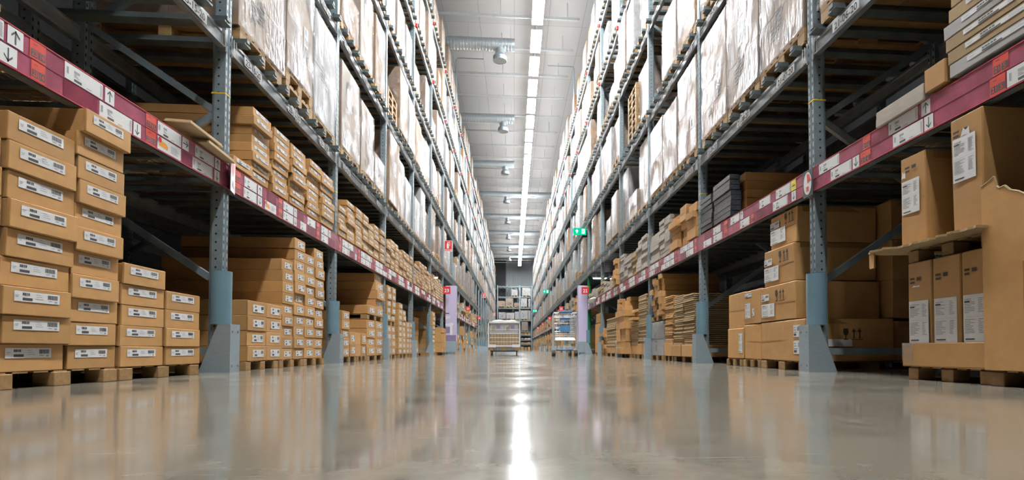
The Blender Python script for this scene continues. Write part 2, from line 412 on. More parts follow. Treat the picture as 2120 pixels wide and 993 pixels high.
# ------------------------------------------------------------------ layout constants
PITCH = 2.75
SIDE = {23: dict(s=-1, X=2.21, Y0=4.60), 21: dict(s=1, X=2.35, Y0=4.33)}
LZ = [1.41, 2.49, 4.12, 5.73, 7.33, 8.95]
NB = 24                                   # bays k = -1 .. 22
ROOM_Y1 = 74.0
CEIL = 11.6
def ypost(row, k): return SIDE[row]['Y0']+PITCH*k
def wx(row, u): return SIDE[row]['s']*(SIDE[row]['X']+u)
def aisle_frame(row, y, z, u=0.0):
    """frame on the aisle face of a rack: right and up as a person in the aisle reads it; y is the left end as read"""
    return (Vector((wx(row, u), y, z)), Y3 if row == 23 else -Y3, Z3)
def lframe(row, a0y, z, u=0.0):
    s = SIDE[row]['s']
    return (Vector((s*u, a0y, z)), Y3 if row == 23 else -Y3, Z3)
TUNNEL = {23: range(11, 16), 21: range(99, 100)}

# ------------------------------------------------------------------ room
mb = MB(); mb.box(-8, 8, -9, ROOM_Y1+1, -0.2, 0); struct('floor', mb, 'floor', 'polished warm grey concrete floor running down the aisle', 'floor')
mb = MB(); mb.box(-8, 8, -9, ROOM_Y1+1, CEIL, CEIL+0.2); struct('ceiling', mb, 'ceiling', 'pale panelled warehouse ceiling high above the aisle', 'ceiling')
mb = MB(); mb.box(-8.2, -8, -9, ROOM_Y1+1, 0, CEIL); struct('wall_left', mb, 'darkwall')
mb = MB(); mb.box(8, 8.2, -9, ROOM_Y1+1, 0, CEIL); struct('wall_right', mb, 'darkwall')
mb = MB(); mb.box(-8, 8, -9.2, -9, 0, CEIL); struct('wall_back', mb, 'darkwall')
mb = MB(); mb.box(-8, 8, ROOM_Y1, ROOM_Y1+0.2, 0, CEIL); struct('wall_front', mb, 'corr', 'corrugated grey metal wall closing the far end of the aisle', 'wall')
mb = MB(); mb.box(-3.2, -1.0, ROOM_Y1-0.35, ROOM_Y1-0.02, 6.2, CEIL-0.02); struct('trim_1', mb, 'darkwall')
# joists across the ceiling
jm = MB(); jm.box(-8, 2.15, -0.025, 0.025, -0.36, -0.28)
for xx in (-6, -3, -0.45, 1.75): jm.box(xx-0.012, xx+0.012, -0.012, 0.012, -0.28, 0.22)
jme = finish(jm, 'ceiling_joist', 'joist')
for k in range(37):
    o = obj('trim', jme, None, (0, 0.6+2.0*k, CEIL-0.225)); o.name = 'trim_%d' % (k+2); o['kind'] = 'structure'

# ceiling lights
LX, LZZ, LP = 0.72, 10.32, 1.7
def make_lamp():
    r = thing('ceiling_light', 'x', 'light', (LX, 0, LZZ), 0, 'strip lights in one line down the aisle')
    h = MB(); h.box(-0.17, 0.17, -0.65, 0.65, 0.06, 0.085); obj('housing', finish(h, 'housing', 'housing'), r)
    d = MB(); d.box(-0.165, 0.165, -0.63, 0.63, 0.0, 0.058); obj('diffuser', finish(d, 'diffuser', 'lamp'), r)
    u = MB(); u.box(-0.12, 0.12, -0.6, 0.6, 0.087, 0.11); obj('uplight', finish(u, 'uplight', 'lampup'), r)
    w = MB()
    for yy in (-0.6, 0.6): w.cyl((0, yy, 0.09), (0, yy, CEIL-LZZ), 0.006, 6)
    obj('hanger_wire', finish(w, 'hanger_wire', 'joist'), r)
    return r
lamp0 = make_lamp(); nl = 0
for k in range(-12, 32):
    y = 17.1+LP*k
    o = lamp0 if nl == 0 else copy_tree(lamp0)
    nl += 1
    o.location = (LX, y, LZZ)
    if y > 16:
        o['label'] = 'bright white strip light, %s of the line seen down the ceiling' % (ORD[k] if k < 28 else ORD[k-28]+' past the twenty-eighth')
    else:
        o['label'] = 'bright white strip light out of view over the near end of the aisle'

# ducts across the aisle with a downward outlet
def make_duct(x1):
    r = thing('air_duct', 'x', 'duct', (0, 0, 10.85))
    d = MB(); d.cyl((-7.9, 0, 0), (x1, 0, 0), 0.21, 20)
    x = -7.8
    while x < x1-0.05: d.torus((x, 0, 0), (1, 0, 0), 0.212, 0.009, 20, 4); x += 0.11
    obj('duct_pipe', smooth(finish(d, 'duct_pipe', 'duct')), r)
    s = MB(); s.cyl((-0.5, 0, -0.12), (-0.5, 0, -0.34), 0.16, 18).cyl((-0.5, 0, -0.34), (-0.5, 0, -0.44), 0.16, 18, 0, 0.24).cyl((-0.5, 0, -0.44), (-0.5, 0, -0.58), 0.24, 18, 0, 0.23)
    s.torus((-0.5, 0, -0.58), (0, 0, 1), 0.235, 0.012, 20, 6)
    obj('air_outlet', smooth(finish(s, 'air_outlet', 'duct')), r)
    w = MB()
    for xx in (-3.4, -1.6, x1-0.15): w.cyl((xx, 0, 0.2), (xx, 0, CEIL-10.86), 0.006, 6)
    obj('hanger_rod', finish(w, 'hanger_rod', 'joist'), r)
    return r
da, db = make_duct(0.02), make_duct(7.6)
for k in range(8):
    o = (da if k == 0 else copy_tree(da)) if k < 3 else (db if k == 3 else copy_tree(db))
    o.location = (0, 20.0+6.58*k, 10.85)
    o['label'] = 'round galvanised air duct with a downward outlet, %s one down the aisle ceiling' % ORD[k]
    o['group'] = 'air ducts across the ceiling'
# thin sprinkler pipes
for row, y in ((23, 21.3), (21, 21.6)):
    s = SIDE[row]['s']; p = MB(); x = s*(SIDE[row]['X']-0.07)
    p.path([(x, 0, 9.2), (x, 0, 10.9), (x-s*0.05, 0, 10.97), (x-s*1.0, 0, 10.97)], 0.018, 8)
    o = obj('sprinkler_pipe', smooth(finish(p, 'sprinkler_pipe', 'postplain')), None, (0, y, 0))
    tag(o, 'thin grey pipe rising above row %d and bending over the aisle' % row, 'pipe', None, 'thing')

# ------------------------------------------------------------------ rack frames
TOPZ = 9.72
def post_profile(s):
    # (x, y) outline with a groove on the aisle face; x = depth
    pts = [(0.0, -0.04), (0.0, -0.012), (0.012, -0.008), (0.012, 0.008), (0.0, 0.012), (0.0, 0.04), (0.08, 0.04), (0.1, 0.03), (0.1, -0.03), (0.08, -0.04)]
    return [(s*x, y) for x, y in pts]
FRAME_CACHE = {}
def frame_meshes(s):
    if s in FRAME_CACHE: return FRAME_CACHE[s]
    p = MB(); p.prism(post_profile(s), 2, 0.0, TOPZ, 0)
    post = finish(p, 'post', 'post')
    b1 = MB()
    def channel(za, zb):
        c = MB(); a = Vector((s*0.1, 0, za)); b = Vector((s*1.02, 0, zb)); d = (b-a); n = Vector((-d.z, 0, d.x)).normalized()*0.022
        for y0, y1, k in ((-0.02, -0.016, 1), (-0.016, 0.016, 0.0), ):
            pass
        # C channel: web + two lips
        def bar(o0, o1, y0, y1):
            i = len(c.v)
            for q in (a, b):
                for oo in (o0, o1):
                    for yy in (y0, y1): c.v.append((q.x+n.x/0.022*oo, yy, q.z+n.z/0.022*oo))
            for f in ((0, 1, 3, 2), (4, 6, 7, 5), (0, 4, 5, 1), (2, 3, 7, 6), (0, 2, 6, 4), (1, 5, 7, 3)):
                c.f.append(tuple(i+t for t in f)); c.m.append(0)
        bar(-0.025, 0.025, -0.02, -0.015); bar(-0.025, -0.02, -0.015, 0.02); bar(0.02, 0.025, -0.015, 0.02)
        return c
    braces = []
    z = 0.72; up = True
    while z < TOPZ-0.9:
        c = channel(z, z+0.62) if up else channel(z+0.62, z)
        braces.append(finish(c, 'brace', 'postplain')); up = not up; z += 0.66 if up else 0.64
    hz = MB()
    h = channel(0.16, 0.16); braces.insert(0, finish(h, 'brace', 'postplain'))
    bp = MB(); bp.box(s*-0.02, s*0.14, -0.06, 0.06, 0.0, 0.006); base = finish(bp, 'base_plate', 'guard')
    yb = MB(); yb.prism([(s*x*1.03-s*0.0015, y*1.03) for x, y in [(0, -0.04), (0, 0.04), (0.1, 0.04), (0.1, -0.04)]], 2, 2.135, 2.145); band = finish(yb, 'marker_band', 'yellow')
    al = MB(); al.prism(post_profile(s), 2, 0.0, TOPZ, 0)
    al.prism([(s*1.02+x*0.8, y) for x, y in post_profile(s)], 2, 0.0, TOPZ)
    for me in braces[::2]:
        i = len(al.v); al.v += [tuple(v.co) for v in me.vertices]
        for q in me.polygons: al.f.append(tuple(i+t for t in q.vertices)); al.m.append(0)
    far = finish(al, 'rack_upright', 'post')
    FRAME_CACHE[s] = (post, braces, base, band, far); return FRAME_CACHE[s]
proto_frame = {}
def rack_frame(row, k, u0=0.0, rear=False, green=False):
    s = SIDE[row]['s']; y = ypost(row, k); loc = (wx(row, u0), y, 0)
    post, braces, base, band, far = frame_meshes(s)
    n = ORD[k]
    if rear: lab = 'shadowed steel upright frame behind row %d goods, %s from the front' % (row, n)
    elif green: lab = 'rack upright frame with green painted front post beside the lavender pillar, row %d' % row
    else: lab = 'perforated blue-grey rack upright frame, row %d, %s from the front' % (row, n)
    grp = 'upright frames of row %d' % row
    if rear or k > 9:
        o = obj('rack_upright', far, None, loc); return tag(o, lab, 'rack upright', grp, 'thing')
    key = (row, green)
    if key not in proto_frame:
        r = thing('rack_upright', lab, 'rack upright', loc, 0, grp)
        pm = post
        if green:
            gm = MB(); gm.prism(post_profile(s), 2, 0.0, 2.48, 0); um = MB(); um.prism(post_profile(s), 2, 2.48, TOPZ, 0)
            pm = finish(um, 'post', 'post'); o = obj('green_post', finish(gm, 'green_post', 'green'), r); o['label'] = 'green painted lower length of the front post'
        o = obj('post', pm, r)
        q = obj('post', post, r, (s*1.02, 0, 0))
        for me in braces: obj('brace', me, r)
        obj('base_plate', base, r); obj('base_plate', base, r, (s*1.02, 0, 0)); b = obj('marker_band', band, r); b['label'] = 'yellow marker band round the post'
        proto_frame[key] = r; return r
    r = copy_tree(proto_frame[key]); r.location = loc; tag(r, lab, 'rack upright', grp); return r
for row in (23, 21):
    for k in range(0, NB+1): rack_frame(row, k, green=(row == 21 and k == 5))
    for k in range(0, 4): rack_frame(row, k, 1.4, True)

# ------------------------------------------------------------------ guards and sleeves at the foot of the posts
def guard_meshes(s):
    g = MB(); tp = [(s*-0.08, 0.0), (s*0.145, 0.0), (s*0.01, 0.365), (s*-0.08, 0.365)]
    g.prism(tp, 1, -0.075, -0.069).prism(tp, 1, 0.069, 0.075)
    g.box(s*-0.083, s*-0.077, -0.0755, 0.0755, 0.0, 0.366)
    g.box(s*-0.08, s*0.02, -0.07, 0.07, 0.357, 0.3655)
    b = MB()
    for zz in (0.05, 0.31):
        for yy in (-0.045, 0.045): b.cyl((s*-0.082, yy, zz), (s*-0.088, yy, zz), 0.009, 8)
    sl = MB(); R0, R1, n = 0.079, 0.073, 22; i = 0
    c = s*0.03
    for z in (0.366, 0.77):
        for r in (R0, R1):
            for t in range(n+1):
                a = math.radians(-115+230*t/n); sl.v.append((c-s*math.cos(a)*r, math.sin(a)*r, z))
    w = n+1
    for t in range(n):
        o0, i0, o1, i1 = t, w+t, 2*w+t, 3*w+t
        sl.f += [(o0, o0+1, o1+1, o1), (i0+1, i0, i1, i1+1), (o1, o1+1, i1+1, i1), (o0+1, o0, i0, i0+1)]; sl.m += [0]*4
    rim = MB()
    i = 0
    for r in (0.079, 0.055):
        for t in range(n+1):
            a = math.radians(-115+230*t/n); rim.v.append((c-s*math.cos(a)*r, math.sin(a)*r, 0.772))
    for t in range(n): rim.f.append((t, t+1, w+t+1, w+t)); rim.m.append(0)
    return finish(g, 'guard_shell', 'guard'), finish(b, 'anchor_bolt', 'galv'), smooth(finish(sl, 'column_sleeve', 'sleeve')), finish(rim, 'sleeve_lining', 'blue')
for row in (23, 21):
    s = SIDE[row]['s']; g, b, sl, rim = guard_meshes(s); gr = None; sr = None
    for k in range(0, NB+1):
        if k > 17: break
        loc = (wx(row, 0), ypost(row, k), 0)
        if gr is None:
            gr = thing('column_guard', 'x', 'guard', loc, 0, 'steel column guards of row %d' % row); obj('guard_shell', g, gr); obj('anchor_bolt', b, gr); a = gr
            sr = obj('column_sleeve', sl, None, loc); tag(sr, 'x', 'sleeve', 'blue-grey sleeves of row %d' % row, 'thing'); q = obj('sleeve_lining', rim, sr); q['label'] = 'bright blue lining at the sleeve top'; c = sr
        else:
            a = copy_tree(gr); c = copy_tree(sr); a.location = c.location = loc
        a['label'] = rown('scuffed grey steel guard round the foot of row %d upright, %s from the front' % (row, ORD[k]))
        c['label'] = rown('blue-grey plastic sleeve standing in row %d column guard, %s from the front' % (row, ORD[k]))

# ------------------------------------------------------------------ beam levels (front beam, rear beam, support bars)
BH = 0.12
def channel_beam(m, s, u, flip, y0, y1):
    a, b = (u, u+0.045) if not flip else (u, u+0.045)
    pts = [(s*a, 0), (s*b, 0), (s*b, BH*0.62), (s*(b-0.014), BH*0.62+0.014) , (s*(b-0.014), BH), (s*a, BH), (s*a, BH-0.02), (s*(a+0.006), BH-0.026), (s*(a+0.006), 0.026), (s*a, 0.02)]
    m.prism(pts, 1, y0, y1)
def beam_meshes(row):
    s = SIDE[row]['s']; y0, y1 = 0.042, PITCH-0.042
    f = MB(); channel_beam(f, s, 0.005, False, y0, y1)
    for ya in (y0-0.006, y1-0.012): f.box(s*-0.004, s*0.05, ya, ya+0.018, -0.03, BH+0.02)
    r = MB(); channel_beam(r, s, 1.05, True, y0, y1)
    bar = MB(); bar.box(s*-0.075, s*1.16, -0.024, 0.024, BH+0.022, BH+0.054).box(s*-0.07, s*1.16, -0.05, 0.05, BH+0.001, BH+0.016).box(s*-0.068, s*1.15, -0.024, 0.024, BH+0.016, BH+0.022)
    clip = MB()
    for yc in (y0+0.05, PITCH/2, y1-0.05):
        clip.path([(s*-0.006, yc-0.02, BH+0.004), (s*-0.008, yc-0.02, -0.004), (s*-0.008, yc+0.02, -0.004), (s*-0.006, yc+0.02, BH+0.004), (s*0.05, yc+0.02, BH+0.004)], 0.0028, 5)
    far = MB(); channel_beam(far, s, 0.005, False, y0, y1); channel_beam(far, s, 1.05, True, y0, y1)
    fb = MB()
    for j in range(10):
        yy = 0.16+(PITCH-0.32)*j/9
        fb.box(s*-0.075, s*1.16, yy-0.04, yy+0.04, BH+0.001, BH+0.052)
    return finish(f, 'front_beam', 'galv'), finish(r, 'rear_beam', 'galv'), finish(bar, 'support_bar', 'bar'), finish(clip, 'wire_clip', 'white'), finish(far, 'beams', 'galv'), finish(fb, 'support_bars', 'bar')
LEVNAME = ['price shelf', 'first beam level', 'second beam level', 'third beam level', 'fourth beam level', 'top beam level']
SHELF_FAR = {}
def bay_has(row, lev, k):
    if k in TUNNEL[row] and lev < 2: return False
    if k == 5 and lev == 0: return False
    return True
def loc_codes(row, k, lev):
    base = (16 if row == 23 else 7)+3*k
    return ['%d-%02d-%d0' % (row, (base+i) % 100, lev+1) for i in range(3)]
for row in (23, 21):
    s = SIDE[row]['s']; fB, rB, bar, clip, farB, farBars = beam_meshes(row); SHELF_FAR[row] = farB
    b0 = MB(); b0.box(s*0.05, s*1.05, -0.024, 0.024, BH-0.03, BH-0.002); bar0 = finish(b0, 'support_bar', 'bar'); b0 = MB(); b0.box(s*-0.05, s*-0.004, 0.03, 0.1, 0.05, 0.12); redm = finish(b0, 'red_marker', 'red')
    for lev in range(0, 6):
        for k in range(-1, NB):
            if not bay_has(row, lev, k): continue
            y = ypost(row, k); z = LZ[lev]; x0, x1 = sorted((wx(row, -0.05), wx(row, 1.1)))
            ar = screen_area(x0, x1, y, y+PITCH, z, z+0.15)
            if ar <= 0: continue
            lab = 'grey steel beam level with support bars, row %d %s, %s bay' % (row, LEVNAME[lev], ORD[k+1])
            if lev == 0: lab = 'grey steel shelf beams behind the price strip, row %d, %s bay' % (row, ORD[k+1])
            grp = 'beam levels of row %d' % row
            r = thing('rack_shelf', lab, 'rack shelf', (wx(row, 0), y, z), 0, grp)
            if lev >= 4 and y < 40: obj('red_marker', redm, r)['label'] = 'small red marker at the beam end'
            if y < 16:
                b = obj('front_beam', fB, r)
                if lev > 0:
                    t = obj('wire_clip', clip, b); t['label'] = 'white wire safety clip'
                    for i, code in enumerate(loc_codes(row, k, lev)):
                        p = MB()
                        ymid = (0.42+i*0.92) if row == 23 else PITCH-(0.42+(2-i)*0.92)
                        ymid = 0.42+i*0.92
                        fr = lframe(row, ymid, 0.055, -0.0)
                        p.rect(fr, -0.165, 0.165, -0.036, 0.036, 0, 0.003); p.text(fr, code, 0, 0, 0.072, 1, 0.0036, fit=0.28)
                        t = obj('location_label', finish(p, 'location_label', ['paper', 'ink']), b); t['label'] = 'white location label reading ' + code
                obj('rear_beam', rB, r)
                for j in range(10):
                    q = obj('support_bar', bar if lev else bar0, r, (0, 0.16+(PITCH-0.32)*j/9, 0))
            else:
                obj('beam_pair', farB, r)
                if lev: obj('support_bars', farBars, r)['kind'] = 'stuff'
    # rear row of shelves, in shadow behind
    for lev in range(0, 4):
        for k in range(-1, 3):
            o = obj('rack_shelf', farB, None, (wx(row, 1.4), ypost(row, k), LZ[lev]))
            tag(o, 'shadowed beam pair behind row %d goods, %s, %s bay' % (row, LEVNAME[lev], ORD[k+1]), 'rack shelf', 'beam pairs behind row %d' % row, 'thing')
# wire mesh decks on the price shelf of the near bays
for row in (23, 21):
    s = SIDE[row]['s']; d = MB()
    for j in range(24):
        u = 0.04+j*0.045; d.cyl((s*u, 0.05, BH+0.066), (s*u, PITCH-0.05, BH+0.066), 0.0022, 4)
    for j in range(54):
        yy = 0.06+j*0.049; d.cyl((s*0.03, yy, BH+0.071), (s*1.12, yy, BH+0.071), 0.0022, 4)
    dme = finish(d, 'wire_deck', 'bar'); d0 = None
    for k in range(-1, 3):
        o = obj('wire_deck', dme, None, (wx(row, 0), ypost(row, k), LZ[0]-0.055))
        tag(o, 'wire mesh deck lying on the price shelf, row %d, %s bay' % (row, ORD[k+1]), 'wire deck', 'wire decks', 'thing')

# ------------------------------------------------------------------ magenta price strips
ST = ['pink', 'darkpink', 'paper', 'ink', 'redticket', 'yelticket', 'inkgrey', 'orange', 'printblue', 'edge_red', 'red']
def arrow(m, fr, a, b, w, h, d, mat, lift):
    t = w*0.09
    def tr(pts):
        if d == 'up': return [(a+x, b+y) for x, y in pts]
        if d == 'down': return [(a-x, b-y) for x, y in pts]
        return [(a+y, b-x) for x, y in pts]
    H = h*0.36
    for pts in ([(-t/2, -H), (t/2, -H), (t/2, H), (-t/2, H)], [(0, H), (-w*0.26, H-w*0.26), (-w*0.26, H-w*0.26-t*1.3), (0, H-t*1.3)], [(0, H), (0, H-t*1.3), (w*0.26, H-w*0.26-t*1.3), (w*0.26, H-w*0.26)]):
        m.poly(fr, tr(pts), mat, lift)
def ticket(m, fr, a0, a1, b0, b1, kind, txt=None, rnd=random):
    e = 0.004; w, h = a1-a0, b1-b0
    if kind in ('w', 'pic', 'up', 'down', 'right'):
        m.rect(fr, a0+e, a1-e, b0+e*0.6, b1-e*0.6, 2, 0.002)
    if kind == 'w':
        m.rect(fr, a0+w*0.06, a0+w*0.11, b0+h*0.35, b0+h*0.75, 6, 0.0025)
        m.rect(fr, a0+w*0.24, a0+w*0.38, b0+h*0.58, b0+h*0.74, 6, 0.0025)
        for q in range(3): m.rect(fr, a0+w*0.24, a0+w*(0.3+0.04*((q*7) % 3)), b0+h*(0.5-0.07*q), b0+h*(0.53-0.07*q), 6, 0.0025)
        m.rect(fr, a0+w*0.24, a0+w*0.43, b0+h*0.12, b0+h*0.26, 3, 0.0025)
        for q in range(9): m.rect(fr, a1-w*0.09, a1-w*0.04, b0+h*(0.15+0.08*q), b0+h*(0.19+0.08*q), 6, 0.0025)
        m.rect(fr, a0+w*0.55, a0+w*0.68, b0+h*0.12, b0+h*0.16, 6, 0.0025)
    elif kind == 'pic':
        m.poly(fr, [(a0+e, b1-e*3), (a0+e, b1-h*0.4), (a0+w*0.06, b1-h*0.55)], 8, 0.0025)
        m.poly(fr, [(a0+w*0.08, b0+h*0.3), (a0+w*0.42, b0+h*0.25), (a0+w*0.44, b0+h*0.5), (a0+w*0.36, b0+h*0.68), (a0+w*0.2, b0+h*0.72), (a0+w*0.1, b0+h*0.6)], 7, 0.0026)
        m.poly(fr, [(a0+w*0.11+0.018*math.cos(t*0.7), b0+h*0.75+0.018*math.sin(t*0.7)) for t in range(9)], 10, 0.003)
        for q in range(7): m.rect(fr, a0+w*0.55, a0+w*(0.8+0.03*((q*5) % 4)), b0+h*(0.7-0.08*q), b0+h*(0.73-0.08*q), 6, 0.0025)
    elif kind in ('up', 'down', 'right'):
        arrow(m, fr, (a0+a1)/2, (b0+b1)/2, min(w, 0.09)*0.95, h, kind, 3, 0.0026)
    elif kind == 'red':
        m.rect(fr, a0, a1, b0, b1, 4, 0.002)
        if txt:
            hw = w/2
            for q, t in enumerate(txt):
                c0 = a0+w*0.06+q*hw*0.96
                m.rect(fr, c0, c0+hw*0.86, b0+h*0.1, b0+h*0.52, 3, 0.0024)
                m.text(fr, t, c0+hw*0.43, b0+h*0.31, h*0.42, 4, 0.0028, fit=hw*0.62 if len(t) > 1 else hw*0.32)
        m.rect(fr, a0+w*0.2, a0+w*0.45, b0+h*0.78, b0+h*0.82, 3, 0.0024)
    elif kind == 'yel':
        m.rect(fr, a0, a1, b0, b1, 5, 0.002)
        m.rect(fr, a0+w*0.2, a0+w*0.8, b0+h*0.4, b0+h*0.5, 3, 0.0025); m.rect(fr, a0+w*0.2, a0+w*0.6, b0+h*0.6, b0+h*0.66, 6, 0.0025)
    elif kind == 'dark': m.rect(fr, a0, a1, b0, b1, 1, 0.0015)
STRIPS = {
 (23, -1): ([(2.38, 2.64, 'w'), (2.65, 2.74, 'up'), (2.77, 2.86, 'red', '23', '14'), (2.97, 3.24, 'w'), (3.25, 3.33, 'up'), (3.6, 3.7, 'red', '23', '15'), (3.71, 3.97, 'w'), (3.975, 4.06, 'right'), (4.13, 4.39, 'w'), (4.395, 4.48, 'up')],
            [(2.4, 2.6, 'w'), (2.61, 2.71, 'down'), (2.78, 2.86, 'red', '23', '14'), (2.97, 3.2, 'dark'), (3.21, 3.48, 'w'), (3.485, 3.56, 'down'), (3.6, 3.7, 'red', '23', '15'), (3.71, 3.97, 'pic'), (3.98, 4.1, 'dark'), (4.1, 4.37, 'w'), (4.39, 4.47, 'down')]),
 (23, 0): ([(4.7, 4.8, 'red', '23', '16'), (4.86, 5.1, 'w'), (5.11, 5.2, 'up'), (5.3, 5.5, 'dark'), (5.55, 5.64, 'red', '23', '17'), (5.66, 5.92, 'w'), (5.93, 6.01, 'up'), (6.05, 6.2, 'dark'), (6.3, 6.56, 'w'), (6.6, 6.69, 'red', '23', '18'), (6.75, 7.0, 'w'), (7.01, 7.1, 'up')],
           [(4.7, 4.8, 'red', '23', '16'), (4.85, 5.1, 'w'), (5.11, 5.2, 'down'), (5.25, 5.5, 'pic'), (5.55, 5.64, 'red', '23', '17'), (5.66, 5.92, 'w'), (5.93, 6.01, 'down'), (6.1, 6.28, 'w'), (6.32, 6.56, 'dark'), (6.6, 6.69, 'red', '23', '18'), (6.75, 7.0, 'w'), (7.05, 7.25, 'dark')]),
 (21, -1): ([(3.92, 4.2, 'w'), (3.56, 3.64, 'red', '21', '6'), (3.11, 3.38, 'w'), (3.01, 3.09, 'up'), (2.5, 2.59, 'red', '21', '5')],
            [(3.77, 4.04, 'w'), (3.68, 3.765, 'down'), (3.56, 3.67, 'red', '21', '6'), (3.07, 3.34, 'w'), (2.99, 3.068, 'down'), (2.52, 2.61, 'red', '21', '5'), (2.25, 2.515, 'w')]),
 (21, 0): ([(5.75, 6.01, 'w'), (5.66, 5.74, 'up'), (5.03, 5.28, 'w'), (4.65, 4.93, 'w'), (4.56, 4.645, 'yel'), (6.1, 6.2, 'red', '21', '8'), (6.3, 6.55, 'w'), (6.6, 6.85, 'dark')],
           [(5.5, 5.75, 'w'), (5.4, 5.48, 'red', '21', '7'), (5.0, 5.35, 'dark'), (4.7, 4.99, 'w'), (4.56, 4.64, 'down'), (6.1, 6.2, 'red', '21', '8'), (6.25, 6.55, 'w'), (6.6, 6.9, 'w')]),
}
SH = 0.19
for row in (23, 21):
    s = SIDE[row]['s']
    for k in range(-1, NB):
        if not bay_has(row, 0, k): continue
        y = ypost(row, k); rnd = random.Random(row*100+k)
        lab = 'magenta price strip with white tickets, row %d, %s bay' % (row, ORD[k+1])
        loc = (wx(row, -0.012), y, LZ[0])
        def bg(m):
            m.box(s*0.004, 0, 0.0, PITCH-0.003, 0.0, SH, 0)
            m.box(s*0.005, s*-0.003, 0.0, PITCH-0.003, 0.0, 0.005, 9); m.box(s*0.005, s*-0.003, 0.0, PITCH-0.003, SH-0.005, SH, 9)
            m.box(0, s*-0.0015, 0.0, PITCH-0.003, SH/2-0.001, SH/2+0.001, 1)
        if (row, k) in STRIPS: rows = STRIPS[(row, k)]
        else:
            rows = []
            base = (16 if row == 23 else 7)+3*k
            for q in range(2):
                a = y+0.05; lst = []
                for slot in range(3):
                    c = y+0.08+slot*0.9
                    n = '%d' % ((base+slot) % 100)
                    lst.append((c, c+0.09, 'red', str(row), n)); p = c+0.11+0.03*rnd.random()
                    while p < c+0.62:
                        w = rnd.choice((0.26, 0.26, 0.24))
                        if rnd.random() < 0.86: lst.append((p, p+w, 'w'))
                        else: lst.append((p, p+w, 'dark'))
                        p += w+0.006
                        if rnd.random() < 0.5: lst.append((p, p+0.08, 'down' if q else 'up')); p += 0.086
                rows.append(lst)
        def add(m, t, ri):
            y0, y1, kd = t[:3]
            fr = lframe(row, 0, 0, 0.0)
            a0, a1 = ((y0-y), (y1-y)) if row == 23 else (-(y1-y), -(y0-y))
            b0, b1 = (SH/2+0.003, SH-0.006) if ri == 0 else (0.006, SH/2-0.003)
            ticket(m, fr, a0, a1, b0, b1, kd, t[3:] or None)
        r = thing('price_strip', lab, 'price strip', loc, 0, 'magenta price strips along the shelves')
        m = MB(); bg(m)
        if k <= 3:
            for ri, lst in enumerate(rows):
                for t in lst:
                    if t[2] == 'dark': add(m, t, ri)
            obj('strip_backing', finish(m, 'strip_backing', ST), r)
            NM = {'w': 'price_ticket', 'pic': 'picture_ticket', 'up': 'arrow_ticket', 'down': 'arrow_ticket', 'right': 'arrow_ticket', 'red': 'location_ticket', 'yel': 'yellow_ticket'}
            for ri, lst in enumerate(rows):
                for t in lst:
                    if t[2] == 'dark': continue
                    p = MB(); add(p, t, ri); o = obj(NM[t[2]], finish(p, NM[t[2]], ST), r)
                    if t[2] == 'red': o['label'] = 'red location ticket reading %s %s' % (t[3], t[4])
        else:
            for ri, lst in enumerate(rows):
                for t in lst: add(m, t, ri)
            obj('strip_backing', finish(m, 'strip_backing', ST), r)
# hanging cards on the first posts
for row, z0 in ((23, 1.39), (21, 1.38)):
    m = MB(); s = SIDE[row]['s']; fr = lframe(row, 0, 0, -0.001)
    m.box(0, s*0.004, -0.075, 0.075, 0, 0.25 if row == 23 else 0.21, 0)
    if row == 23:
        m.poly(fr, [(-0.06, 0.2), (0.0, 0.12), (0.05, 0.22), (0.02, 0.24), (-0.06, 0.24)], 1, 0.001); m.poly(fr, [(-0.05, 0.05), (0.03, 0.03), (0.0, 0.1)], 2, 0.001)
    else:
        m.poly(fr, [(0.06*math.cos(t*math.pi/12), 0.105+0.09*math.sin(t*math.pi/12)) for t in range(24)], 3, 0.001)
        m.poly(fr, [(0.0, 0.105), (0.05, 0.12), (0.03, 0.17), (-0.01, 0.18)], 4, 0.0015); m.poly(fr, [(-0.02, 0.04), (0.02, 0.04), (0.02, 0.08), (-0.02, 0.08)], 4, 0.0015)
    o = obj('hanging_card', finish(m, 'hanging_card', ['white', 'red', 'inkgrey', 'paper', 'redticket'] if row == 23 else ['ink', 'red', 'inkgrey', 'paper', 'redticket']), None, (wx(row, -0.035), ypost(row, 0)+(0.03 if row == 23 else 0.0), z0))
    o.rotation_euler = (0, 0, 0.25 if row == 23 else 0.0)
    tag(o, 'white card with red print hanging on the first row 23 upright' if row == 23 else 'card with pale disc print hanging on the first row 21 upright', 'card', None, 'thing')

